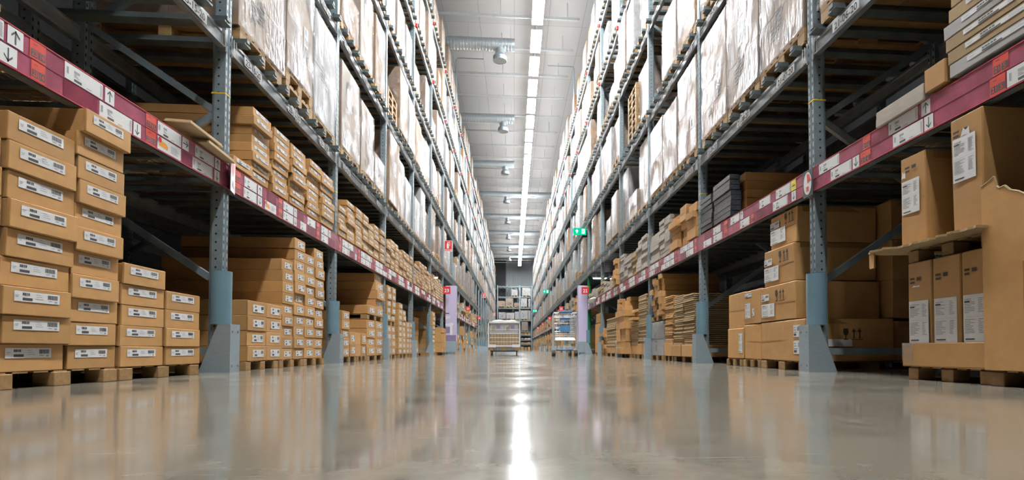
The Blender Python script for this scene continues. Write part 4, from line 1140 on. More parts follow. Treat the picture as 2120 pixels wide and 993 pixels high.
floor_pallet(21, 4, 15.5, 16.4, 0)
column('carton', 21, 4, 'floor', 0, 15.5, 16.4, 0.076, 2, [0.42, 0.38], lstyle=None); column('carton', 21, 4, 'floor', 1, 15.6, 16.3, 0.9, 2, 0.13, lstyle=None)
# --- both rows, far bays: loosely stocked
for row in (23, 21):
    for k in range(6, NB-1):
        if k in TUNNEL[row]: continue
        y = ypost(row, k)
        for q in range(5):
            a = y+0.14+0.5*q
            if rc.random() < 0.12: continue
            column('carton', row, k, 'floor', q, a, a+0.45, 0.003, rc.randint(3, 6), 0.19, lstyle='low' if row == 23 and rc.random() < 0.5 else None, mat=rc.choice(('card', 'card', 'card2', 'cardpale')), ju=0.06, jy=0.02)
            if rc.random() < 0.9: column('flat_carton', row, k, 'price shelf', q, a, a+0.45, ZS+0.002, rc.randint(3, 5), 0.13, lstyle='low' if row == 23 else None, mat=rc.choice(('card', 'card', 'card2', 'cardgrey')), ju=0.05, jy=0.02)

# ------------------------------------------------------------------ the large cartons at the front of row 21
def paper_sheet(m, fr, a0, b0, w, h, pm=0, im=1, gm=2, seed=0):
    r = random.Random(seed)
    m.rect(fr, a0, a0+w, b0, b0+h, pm, 0.001)
    for (ca, cw) in ((0.06, 0.5), (0.68, 0.24)):
        for blk in (0.9, 0.47):
            for q in range(9):
                m.rect(fr, a0+w*ca, a0+w*(ca+cw*r.uniform(0.4, 1)), b0+h*(blk-0.035*q), b0+h*(blk-0.035*q+0.014), gm, 0.0016)
    m.rect(fr, a0+w*0.06, a0+w*0.3, b0+h*0.84, b0+h*0.87, im, 0.0018); m.rect(fr, a0+w*0.08, a0+w*0.5, b0+h*0.05, b0+h*0.08, im, 0.0018)
    m.rect(fr, a0+w*0.03, a0+w*0.97, b0+h*0.53, b0+h*0.533, gm, 0.0016)
def big_carton(row, y0, y1, z, dz, u0, du, label, marks, mat='card', jit=0.004, near=None):
    s = SIDE[row]['s']; dy = y1-y0; m = MB(); rnd = random.Random(int(z*1000)+int(y0*100))
    m.cbox(0, s*du, -dy/2, dy/2, 0, dz-0.004, 0.006, 0, jit, rnd)
    o = obj('carton', finish(m, 'carton', mat), None, (wx(row, u0), (y0+y1)/2, z)); tag(o, label, 'carton', 'large cartons at the front of row 21', 'thing')
    t = MB(); t.box(s*-0.0015, s*0.0005, -dy*0.5+0.01, dy*0.5-0.01, dz*0.5, dz*0.5+0.0008, 0)
    t.box(s*0.05, s*(du-0.02), -dy/2-0.0015, -dy/2+0.001, dz-0.05, dz-0.007, 0)
    q = obj('packing_tape', finish(t, 'packing_tape', 'tape'), o); q['label'] = 'brown packing tape'
    fr = lframe(row, 0, 0, -0.0045); W = ['paper', 'ink', 'inkgrey', 'inkbrown']
    for i, mk in enumerate(marks):
        p = MB()
        if mk[0] == 'sheet': paper_sheet(p, fr, *mk[1:], seed=i+int(y0*50)); nm = 'paper_sheet'
        elif mk[0] == 'label':
            a, b, w, h = mk[1:]; p.rect(fr, a, a+w, b, b+h, 0, 0.001); nm = 'paper_label'
            for q in range(3): p.rect(fr, a+w*0.06, a+w*(0.3+0.1*q), b+h*(0.75-0.2*q), b+h*(0.82-0.2*q), 2, 0.0016)
            x = 0.55
            while x < 0.92: p.rect(fr, a+w*x, a+w*(x+0.015), b+h*0.5, b+h*0.85, 1, 0.0016); x += 0.03
            p.rect(fr, a+w*0.06, a+w*0.4, b+h*0.1, b+h*0.28, 1, 0.0016)
        elif mk[0] == 'print':
            a, b, k = mk[1:]; nm = 'printed_mark'
            for q in range(2):
                p.rect(fr, a+0.0*q, a+0.045*k, b-0.022*q, b-0.022*q+0.012, 3, 0.0012)
            p.rect(fr, a+0.065*k, a+0.105*k, b-0.008, b+0.012, 3, 0.0012)
        elif mk[0] == 'icons':
            a, b, k = mk[1:]; nm = 'handling_symbols'
            icon_set(p, fr, a, b, k, 3)
        elif mk[0] == 'tear':
            a, b, w, h = mk[1:]; nm = 'torn_patch'; p.poly(fr, [(a, b), (a+w*0.4, b+h*0.1), (a+w, b-h*0.05), (a+w*0.95, b+h*0.9), (a+w*0.6, b+h*0.6), (a+w*0.3, b+h)], 0, 0.0015)
        q = obj(nm, finish(p, nm, W), o)
        if nm == 'handling_symbols': q['label'] = 'printed glass and upward arrow symbols'
    if near:
        O = Vector((0, -dy/2-0.0045, 0)); fr2 = (O, X3, Z3); p = MB()
        icon_set(p, fr2, near[0], near[1], near[2], 3); p.rect(fr2, near[0]-near[2]*3.0, near[0]+near[2]*0.6, near[1]-near[2]*1.1, near[1]-near[2]*0.45, 0, 0.001)
        obj('handling_symbols', finish(p, 'handling_symbols', W), o)['label'] = 'printed glass and arrow symbols above a pale label'
    return o
def icon_set(p, fr, a, b, k, mt):
    # glass
    p.poly(fr, [(a-0.22*k, b+0.5*k), (a-0.25*k, b+0.1*k), (a-0.05*k, b-0.15*k), (a+0.05*k, b-0.15*k), (a+0.25*k, b+0.1*k), (a+0.22*k, b+0.5*k)], mt, 0.0012)
    p.rect(fr, a-0.04*k, a+0.04*k, b-0.42*k, b-0.15*k, mt, 0.0012); p.rect(fr, a-0.2*k, a+0.2*k, b-0.5*k, b-0.42*k, mt, 0.0012)
    for j in (0.75, 1.3):
        c = a+j*k
        p.rect(fr, c-0.06*k, c+0.06*k, b-0.42*k, b+0.25*k, mt, 0.0012); p.poly(fr, [(c-0.2*k, b+0.2*k), (c+0.2*k, b+0.2*k), (c, b+0.52*k)], mt, 0.0012)
    p.rect(fr, a+0.5*k, a+1.6*k, b-0.52*k, b-0.46*k, mt, 0.0012)
# second bay, first post: four labelled cartons one over another
big_carton(21, 4.43, 5.27, 0.078, 0.352, -0.01, 0.74, 'large brown carton at the stack base beside first row 21 upright', [('label', 0.22, 0.2, 0.12, 0.1), ('label', 0.22, 0.06, 0.14, 0.11)], near=(0.33, 0.22, 0.09))
big_carton(21, 4.60, 5.27, 0.432, 0.32, -0.01, 0.74, 'brown carton with film scraps and arrow symbols, second up by first row 21 upright', [('label', -0.31, 0.19, 0.16, 0.06), ('sheet', -0.31, 0.04, 0.27, 0.12), ('icons', 0.0, 0.22, 0.1)])
big_carton(21, 4.63, 5.21, 0.754, 0.33, 0.0, 0.72, 'brown carton with arrow symbols, third up beside the first row 21 upright', [('label', -0.28, 0.19, 0.16, 0.06), ('sheet', -0.28, 0.04, 0.29, 0.13), ('icons', 0.04, 0.24, 0.1)])
big_carton(21, 4.62, 5.11, 1.086, 0.30, 0.02, 0.7, 'topmost brown carton with arrow symbols under the row 21 price strip', [('label', -0.24, 0.18, 0.18, 0.06), ('sheet', -0.24, 0.04, 0.29, 0.13), ('icons', 0.06, 0.23, 0.09)])
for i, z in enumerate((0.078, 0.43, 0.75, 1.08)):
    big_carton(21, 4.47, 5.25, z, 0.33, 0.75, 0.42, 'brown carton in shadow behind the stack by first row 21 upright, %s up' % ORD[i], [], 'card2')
big_carton(21, 5.29, 5.68, 0.078, 0.345, 0.0, 0.8, 'plain brown carton below the carton with a tall paper sheet, row 21 floor', [])
big_carton(21, 5.29, 5.68, 0.425, 0.335, 0.0, 0.8, 'brown carton with tall paper sheet and small label, row 21 floor', [('label', -0.17, 0.27, 0.16, 0.04), ('sheet', -0.17, 0.06, 0.13, 0.15), ('label', 0.0, 0.08, 0.05, 0.07)])
big_carton(21, 5.72, 6.14, 0.078, 0.32, 0.0, 0.8, 'lower brown carton at the open floor end, row 21 second bay', [('sheet', 0.1, 0.06, 0.1, 0.2)])
big_carton(21, 5.72, 6.16, 0.40, 0.37, 0.02, 0.8, 'upper leaning brown carton at the open floor end, row 21 second bay', [])
# front bay: tray with three tall cartons on a low pallet
floor_pallet(21, -1, 2.64, 3.25, 0, 0.0)
s_ = 1
tr = thing('cardboard_tray', 'shallow brown cardboard tray holding three tall cartons, front of row 21', 'tray', (wx(21, -0.02), 2.945, 0.077))
m = MB(); hw = 0.325
m.box(0, 0.9, -hw, hw, 0, 0.006); m.cbox(0, 0.006, -hw, hw, 0.006, 0.135, 0.002, 0, 0.002); m.box(0.894, 0.9, -hw, hw, 0.006, 0.135); m.box(0.006, 0.894, -hw, -hw+0.006, 0.006, 0.135); m.box(0.006, 0.894, hw-0.006, hw, 0.006, 0.135)
obj('tray_body', finish(m, 'tray_body', 'card'), tr)
m = MB(); m.box(-0.003, 0.0, hw-0.09, hw+0.003, 0.02, 0.137); m.box(-0.003, 0.25, hw, hw+0.003, 0.02, 0.137)
obj('clear_tape', finish(m, 'clear_tape', 'filmclear'), tr)['label'] = 'crinkled clear tape at the tray corners'
nm3 = ('far', 'middle', 'near'); 
for i, (a, b) in enumerate(((3.045, 3.245), (2.835, 3.04), (2.652, 2.83))):
    w = b-a
    o = big_carton(21, a, b, 0.084, 0.608, 0.0, 0.55, 'tall narrow carton with paper sheet in the tray, %s' % ('far end of three', 'middle of three', 'one beside the torn carton')[i],
        [('sheet', -w*0.42, 0.13, w*0.8, 0.245), ('print', -w*0.35, 0.5, w*4.2)] + ([('tear', -w*0.3, 0.455, w*0.35, 0.012)] if i == 0 else []), 'card2')
# upper pallet and torn sheet
want_z = 0.693
make_pallet('low', wx(21, 0.02), 2.95, want_z, 1, 0.78, 'low pallet on the tray cartons under the torn cardboard sheet, row 21', True)
rt = random.Random(3); pts = []
yy = 2.60
edge = []
while yy < 3.40: edge.append((-0.10+rt.uniform(-0.02, 0.018)-(0.05 if yy > 3.2 else 0), yy)); yy += 0.03
edge.append((-0.13, 3.42)); edge.append((-0.02, 3.44))
m = MB(); base = [(0.9, 3.3), (0.9, 2.58)]
poly = [(x, y-2.95) for x, y in edge+base]
m.prism(poly, 2, 0.0, 0.012)
o = thing('cardboard_sheet', 'ragged torn cardboard sheet sticking out over the tray cartons, row 21', 'cardboard sheet', (wx(21, 0), 2.95, want_z+0.077)); obj('sheet_body', finish(m, 'sheet_body', 'cardpale'), o)
m = MB(); m.cbox(-0.125, -0.115, 0.425, 0.475, -0.09, 0.004, 0.002, 0, 0.004); obj('hanging_flap', finish(m, 'hanging_flap', 'card'), o)['label'] = 'torn flap hanging from the sheet corner'
ztop = want_z+0.077+0.013
big_carton(21, 3.08, 3.29, ztop, 0.545, 0.0, 0.62, 'tall carton with paper sheet standing on the torn sheet, far one of two', [('sheet', -0.09, 0.2, 0.15, 0.2), ('print', -0.06, 0.47, 0.9), ('tear', -0.09, 0.42, 0.035, 0.045)], 'card2')
big_carton(21, 2.655, 2.86, ztop, 0.615, -0.02, 0.62, 'tall carton with paper sheet on the torn sheet, next to the torn carton', [('sheet', -0.085, 0.27, 0.15, 0.23), ('print', -0.08, 0.53, 0.9), ('tear', -0.03, 0.5, 0.06, 0.045)], 'card2')
# torn open carton standing nearest on its own pallet
want_pallet_args = None
make_pallet('low', wx(21, -0.03), 2.345, 0.0, 1, 0.7, 'low pallet under the torn open carton, very front of row 21', True)
o = thing('torn_carton', 'tall torn open carton with ragged rim at the very front of row 21', 'carton', (wx(21, -0.05), 2.36, 0.077))
m = MB(); rt = random.Random(9); H0 = 0.90
rim = [(0.275, H0), (0.235, H0+0.012), (0.2, H0+0.03), (0.185, H0-0.02), (0.17, H0-0.035), (0.14, H0-0.03), (0.11, H0-0.06), (0.07, H0-0.075), (0.03, H0-0.1), (-0.05, H0-0.12), (-0.15, H0-0.1), (-0.275, H0-0.11)]
m.prism([(-0.275, 0.0), (0.275, 0.0)]+rim, 0, 0.0, 0.007)
m.prism([(0.007, 0.0), (0.7, 0.0), (0.7, H0-0.05), (0.5, H0-0.02), (0.3, H0-0.06), (0.007, H0)], 1, 0.268, 0.275)
m.prism([(0.007, 0.0), (0.7, 0.0), (0.7, H0-0.15), (0.4, H0-0.12), (0.007, H0-0.11)], 1, -0.275, -0.268)
m.box(0.693, 0.7, -0.268, 0.268, 0, H0-0.1); m.box(0.007, 0.693, -0.268, 0.268, 0, 0.007)
obj('carton_walls', finish(m, 'carton_walls', 'card'), o)
m = MB(); m.box(-0.002, 0.0, 0.0, 0.05, 0.01, 0.5); obj('packing_tape', finish(m, 'packing_tape', 'tape'), o)['label'] = 'brown packing tape'
m = MB()
for a, b in zip(rim[:-1], rim[1:]): m.cyl((0.0035, a[0], a[1]), (0.0035, b[0], b[1]), 0.006, 6)
obj('frayed_edge', finish(m, 'frayed_edge', 'cardpale'), o)['label'] = 'pale frayed torn rim'
# stack of pinkish flat packs at the near end of row 23 price shelf, two boards resting over the strip
for i in range(7):
    m = MB(); m.cbox(0, -0.6, -0.3, 0.3, 0, 0.026, 0.006, 0, 0.002)
    o = obj('flat_pack', finish(m, 'flat_pack', 'cardpink'), None, (wx(23, 0.0+0.006*((i*3) % 4)), 2.34+0.012*((i*5) % 3), ZB+0.0275*i)); tag(o, 'pinkish flat pack at the near end of row 23 price shelf, %s up' % ORD[i], 'flat pack', 'pinkish flat packs', 'thing')
for i, (y0, y1, z, tl) in enumerate(((3.95, 4.38, 1.664, 0.03), (4.18, 4.57, 1.612, 0.05))):
    m = MB()
    m.cbox(0.03, -0.14, -(y1-y0)/2, (y1-y0)/2, 0, 0.012, 0.002); m.cbox(0.025, -0.14, -(y1-y0)/2+0.01, (y1-y0)/2-0.01, 0.0125, 0.024, 0.002)
    o = obj('plywood_board', finish(m, 'plywood_board', 'plywood'), None, (wx(23, -0.05), (y0+y1)/2, z)); o.rotation_euler = (-tl*1.2, 0.05, 0.0)
    tag(o, ('longer', 'shorter')[i]+' pale board lying over the row 23 price strip beside first upright', 'board', None, 'thing')
# silver-grey wrapped load on the floor of row 21
st, body, film, tk, _, _ = LOADV[5]
r = obj('wrapped_load', body, None, (wx(21, 0.0), 9.25, 0.077)); obj('stretch_film', film, r)['label'] = 'glossy clear stretch film'; r.scale = (1, 0.95, 0.54)
tag(r, 'silvery film-wrapped load standing on the floor between board packs, row 21', 'pallet load', None, 'thing')

# ------------------------------------------------------------------ pillars at the cross aisle
def pillar(row, x0, x1, y, label):
    o = thing('display_pillar', label, 'pillar', ((x0+x1)/2, y, 0)); w = (x1-x0)/2
    m = MB(); m.cbox(-w, w, 0, 0.3, 0.40, 2.21, 0.004); obj('lavender_board', finish(m, 'lavender_board', 'lavender'), o)
    m = MB(); m.cbox(-w-0.01, w+0.01, -0.02, 0.32, 0.06, 0.42, 0.006); m.box(-w*0.6, w*0.6, 0.0, 0.3, 0.0, 0.06); obj('pillar_base', finish(m, 'pillar_base', 'guard'), o)['label'] = 'grey steel base'
    if row == 23:
        fr = (Vector((0, 0, 0)), X3, Z3); m = MB()
        m.rect(fr, -w, w, 0.41, 0.62, 1, 0.002); m.poly(fr, [(-w, 1.12), (-0.02, 1.16), (-0.02, 1.24), (-w, 1.22)], 0, 0.002); m.poly(fr, [(-w, 0.98), (0.06, 1.02), (w*0.55, 0.95), (0.0, 0.9), (-w, 0.92)], 0, 0.003)
        m.rect(fr, -0.02, 0.05, 0.62, 0.93, 0, 0.0025); m.rect(fr, -w, -0.03, 0.68, 0.88, 1, 0.002); m.rect(fr, -w, -0.05, 1.3, 1.33, 2, 0.002)
        obj('printed_desk_picture', finish(m, 'printed_desk_picture', ['white', 'purple', 'ink']), o)['label'] = 'printed picture of white desks'
    return o
pillar(23, -2.18, -1.84, 18.7, 'lavender display pillar with printed desk picture, beside the row 23 sign')
pillar(21, 2.07, 2.37, 18.32, 'plain lavender display pillar by the green post, beside the row 21 sign')
def row_sign(x, y, z, txt, size, label):
    m = MB(); h = size/2
    m.cbox(-h, h, 0, 0.03, -h, h, 0.004, 0); fr = (Vector((0, 0, 0)), X3, Z3)
    m.text(fr, '2', -0.16*size, -0.03*size, size*0.66, 1, 0.0015, fit=size*0.30)
    if txt == '23': m.text(fr, '3', 0.17*size, -0.03*size, size*0.66, 1, 0.0015, fit=size*0.30)
    else:
        a = 0.17*size; c = -0.26*size; hh = 0.47*size
        m.rect(fr, a-0.045*size, a+0.045*size, c, c+hh, 1, 0.0015); m.rect(fr, a-0.13*size, a+0.13*size, c, c+0.075*size, 1, 0.0018)
        m.poly(fr, [(a-0.14*size, c+hh-0.13*size), (a-0.03*size, c+hh-0.13*size), (a+0.0*size, c+hh), (a-0.045*size, c+hh), (a-0.14*size, c+hh-0.075*size)], 1, 0.0018)
    o = thing('row_sign', label, 'sign', (x, y, z), 0, None); obj('sign_board', finish(m, 'sign_board', ['red', 'white']), o)['label'] = 'red board reading '+txt
    s = -1 if x < 0 else 1; b = MB(); b.box(0, s*(SIDE[23 if s < 0 else 21]['X']-abs(x)+0.02), 0.012, 0.022, h-0.03, h); obj('bracket', finish(b, 'bracket', 'galv'), o)
for i, (x, y) in enumerate(((-2.1, 18.29), (-2.08, 26.54), (-2.06, 34.79), (-2.06, 48.54))):
    row_sign(x, y, 2.02, '23', 0.23 if i == 0 else 0.2, 'square red sign with white number twenty-three, %s one down the aisle' % ORD[i])
for i, (x, y) in enumerate(((2.26, 18.02), (2.18, 26.27), (2.18, 34.52), (2.18, 42.77), (2.18, 51.02))):
    row_sign(x, y, 2.02, '21', 0.23 if i == 0 else 0.2, 'square red sign with white number twenty-one, %s one down the aisle' % ORD[i])
for i, y in enumerate((18.015, 37.265, 56.515)):
    o = thing('exit_sign', 'green lit exit sign with arrow and running figure over row 21, %s one away' % ORD[i], 'sign', (2.09, y, 3.9))
    m = MB(); m.cbox(-0.205, 0.205, 0, 0.05, -0.11, 0.11, 0.004); obj('sign_panel', finish(m, 'sign_panel', 'exitgreen'), o); fr = (Vector((0, 0, 0)), X3, Z3); m = MB()
    m.poly(fr, [(-0.115, -0.06), (-0.075, -0.06), (-0.075, 0.005), (-0.04, 0.005), (-0.095, 0.065), (-0.15, 0.005), (-0.115, 0.005)], 0, 0.003)
    m.rect(fr, 0.06, 0.155, -0.075, 0.075, 0, 0.003); obj('pictogram', finish(m, 'pictogram', 'exitwhite'), o); m = MB()
    m.poly(fr, [(0.115+0.011*math.cos(t*0.785), 0.045+0.011*math.sin(t*0.785)) for t in range(8)], 0, 0.005); m.poly(fr, [(0.095, 0.03), (0.12, 0.028), (0.112, -0.01), (0.13, -0.05), (0.118, -0.055), (0.1, -0.015), (0.075, -0.045), (0.07, -0.035), (0.09, 0.0)], 0, 0.005)
    obj('running_figure', finish(m, 'running_figure', 'exitgreen'), o); m = MB(); m.box(0.16, 0.32, 0.02, 0.03, 0.06, 0.075); obj('bracket', finish(m, 'bracket', 'galv'), o)
for i, y in enumerate((18.3, 40.3, 62.3)):
    o = thing('fire_sign', 'red fire extinguisher sign with white pictogram over row 23, %s one away' % ORD[i], 'sign', (-2.06, y, 3.42 if i == 0 else 3.9))
    m = MB(); m.box(-0.125, 0.125, 0, 0.012, -0.175, 0.175, 0); fr = (Vector((0, 0, 0)), X3, Z3)
    m.rect(fr, -0.112, 0.112, -0.162, 0.162, 1, 0.002)
    m.rect(fr, -0.1, 0.1, -0.15, -0.105, 0, 0.003)
    for q in range(6): m.rect(fr, -0.085+0.028*q, -0.065+0.028*q, -0.14, -0.115, 1, 0.004)
    m.poly(fr, [(-0.045, -0.08), (0.02, -0.08), (0.02, 0.06), (0.0, 0.085), (-0.025, 0.085), (-0.045, 0.06)], 0, 0.003); m.poly(fr, [(-0.02, 0.085), (0.0, 0.085), (0.0, 0.105), (0.06, 0.12), (0.06, 0.135), (-0.03, 0.115)], 0, 0.003)
    m.poly(fr, [(0.045, 0.11), (0.06, 0.11), (0.055, 0.0), (0.042, 0.0)], 0, 0.003)
    obj('sign_board', finish(m, 'sign_board', ['white', 'red']), o); m = MB(); m.box(-0.16, -0.12, 0.002, 0.01, 0.1, 0.12); obj('bracket', finish(m, 'bracket', 'galv'), o)
for i, (x0, x1, y, z, l) in enumerate(((2.53, 3.19, 18.24, 2.43, 'row 21'), (-2.62, -2.40, 18.51, 2.43, 'row 23'))):
    o = thing('tube_light', 'pair of glowing fluorescent tubes beneath the beams of %s behind the pillar' % l, 'light', ((x0+x1)/2, y, z))
    h = (x1-x0)/2; m = MB(); m.box(-h, h, -0.06, 0.06, 0.02, 0.055); m.box(-h*0.7, -h*0.6, -0.01, 0.01, 0.05, 0.182); m.box(h*0.6, h*0.7, -0.01, 0.01, 0.05, 0.182); obj('housing', finish(m, 'housing', 'housing'), o)
    for yy in (-0.035, 0.035):
        m = MB(); m.cyl((-h+0.02, yy, 0.006), (h-0.02, yy, 0.006), 0.013, 10); obj('tube', smooth(finish(m, 'tube', 'tube')), o)

# folded white plastic on the price shelf end
bm = bmesh.new(); bmesh.ops.create_icosphere(bm, subdivisions=4, radius=1.0); rb = random.Random(4)
from mathutils import noise
for v in bm.verts:
    n = noise.noise(v.co*1.6)*0.22+noise.noise(v.co*4)*0.06
    v.co *= 1+n; v.co.x *= 0.22; v.co.y *= 0.7; v.co.z = max(-0.06, v.co.z*0.09)
m = MB(); m.bm(bm); bm.free()
o = obj('plastic_bundle', smooth(finish(m, 'plastic_bundle', 'white')), None, (wx(21, 0.12), 17.0, ZS+0.066)); tag(o, 'crumpled white plastic bundle on the last price shelf before the green post', 'plastic bundle', None, 'thing')

# ------------------------------------------------------------------ wire cage on a dolly in the aisle
CX, CY = -0.258, 16.0; CW = 0.445; CD = 0.9
o = thing('wheeled_dolly', 'low black wheeled dolly under the wire cage in the aisle', 'dolly', (CX, CY, 0))
m = MB(); m.box(-0.38, 0.38, 0.04, 0.09, 0.10, 0.128).box(-0.38, 0.38, CD-0.09, CD-0.04, 0.10, 0.128).box(-0.38, -0.33, 0.09, CD-0.09, 0.10, 0.128).box(0.33, 0.38, 0.09, CD-0.09, 0.10, 0.128); obj('dolly_frame', finish(m, 'dolly_frame', 'black'), o)
for xx in (-0.35, 0.35):
    for yy in (0.07, CD-0.07):
        m = MB(); m.cyl((xx-0.016, yy, 0.05), (xx+0.016, yy, 0.05), 0.05, 18); w = obj('caster', smooth(finish(m, 'caster', 'black')), o)
        m = MB(); m.cyl((xx-0.02, yy, 0.05), (xx+0.02, yy, 0.05), 0.024, 12); m.box(xx-0.022, xx-0.018, yy-0.012, yy+0.012, 0.05, 0.10); m.box(xx+0.018, xx+0.022, yy-0.012, yy+0.012, 0.05, 0.10); obj('fork', finish(m, 'fork', 'chrome'), w)
deck, bl, blocks, sk, skids, far, _ = PAL['tall']
r = thing('wooden_pallet', 'orange-brown wooden pallet on the dolly beneath the wire cage', 'pallet', (CX, CY, 0.129), 0)
q = MB()
for j in range(5): q.box(-0.43, 0.43, 0.02+0.19*j, 0.02+0.19*j+0.1, 0.092, 0.11)
for xx in (-0.43, -0.05, 0.33): q.box(xx, xx+0.1, 0.02, CD-0.02, 0.075, 0.092)
obj('deck_boards', finish(q, 'deck_boards', 'wood'), r)
for xx in (-0.43, -0.07, 0.29):
    for yy in (0.02, 0.4, CD-0.16):
        q = MB(); q.cbox(xx, xx+0.14, yy, yy+0.14, 0, 0.075, 0.003); obj('block', finish(q, 'block', 'wood'), r)
o = thing('wire_cage', 'white wire cage round film-covered cartons standing in the aisle', 'cage', (CX, CY, 0.24))
m = MB()
for xx in (-CW, CW-0.03):
    for yy in (0.0, CD-0.03):
        m = MB(); m.cbox(xx, xx+0.03, yy, yy+0.03, 0, 0.70, 0.003); obj('corner_post', finish(m, 'corner_post', 'white'), o)
m = MB()
for yy in (0.0, CD-0.03): m.box(-CW, CW, yy, yy+0.02, 0, 0.035); m.box(-CW, CW, yy, yy+0.03, 0.655, 0.70)
for xx in (-CW, CW-0.03): m.box(xx, xx+0.03, 0.03, CD-0.03, 0, 0.035); m.box(xx, xx+0.03, 0.03, CD-0.03, 0.655, 0.70)
for xx in (-CW, CW-0.22): m.box(xx, xx+0.22, -0.004, 0.0, -0.02, 0.06)
obj('cage_rails', finish(m, 'cage_rails', 'white'), o)
for yy, nmx in ((0.012, 'front_grid'), (CD-0.012, 'rear_grid')):
    m = MB()
    for q in range(11): m.cyl((-CW+0.03+q*0.083, yy, 0.03), (-CW+0.03+q*0.083, yy, 0.36), 0.003, 6)
    for zz in (0.13, 0.245, 0.36, 0.47): m.cyl((-CW+0.02, yy, zz), (CW-0.02, yy, zz), 0.006, 6)
    obj(nmx, finish(m, nmx, 'white'), o)
for xx, nmx in ((-CW+0.012, 'side_grid'), (CW-0.012, 'side_grid')):
    m = MB()
    for q in range(10): m.cyl((xx, 0.05+q*0.09, 0.03), (xx, 0.05+q*0.09, 0.66), 0.003, 6)
    for zz in (0.13, 0.36): m.cyl((xx, 0.02, zz), (xx, CD-0.02, zz), 0.006, 6)
    obj(nmx, finish(m, nmx, 'white'), o)
for i, xx in enumerate((-0.395, 0.003)):
    for j, (z, h, mat) in enumerate(((0.245, 0.34, 'cardpale'), (0.586, 0.31, 'cardwhite'))):
        m = MB(); m.cbox(0, 0.39, 0.05, 0.80, 0, h-0.002, 0.004, 0, 0.002)
        q = obj('carton', finish(m, 'carton', mat), None, (CX+xx, CY, z)); tag(q, '%s carton inside the wire cage, %s side' % (('lower brown', 'upper white')[j], ('row 23', 'row 21')[i]), 'carton', None, 'thing')
        if j:
            p = MB(); fr = (Vector((0.195, 0.05, 0)), X3, Z3); p.rect(fr, -0.02, 0.09, 0.15, 0.25, 0, 0.004); p.rect(fr, -0.14, -0.08, 0.1, 0.2, 1, 0.004); p.poly(fr, [(-0.1, 0.18), (-0.03, 0.28), (-0.06, 0.1)], 1, 0.005)
            obj('colour_print', finish(p, 'colour_print', ['purple', 'cardpink']), q)['label'] = 'dark purple printed picture'
bm = bmesh.new(); bmesh.ops.create_grid(bm, x_segments=26, y_segments=26, size=0.5)
for v in bm.verts:
    x, y = v.co.x, v.co.y; e = max(abs(x), abs(y))*2
    h = 0.09*(noise.noise(Vector((x*5, y*5, 1)))*0.8+0.6)*(1-e**4)+0.02*noise.noise(Vector((x*22, y*22, 4)))
    v.co.x = x*0.84; v.co.y = 0.45+y*0.84; v.co.z = h
bm2 = bmesh.new()
m = MB(); m.bm(bm); i = len(m.v)
o = obj('film_cover', smooth(finish(m, 'film_cover', 'filmclear'), 3), None, (CX, CY, 0.925)); tag(o, 'crumpled clear film lying over the cartons at the cage top', 'film', None, 'thing'); bm.free()
sol = o.modifiers.new('thickness', 'SOLIDIFY'); sol.thickness = 0.004

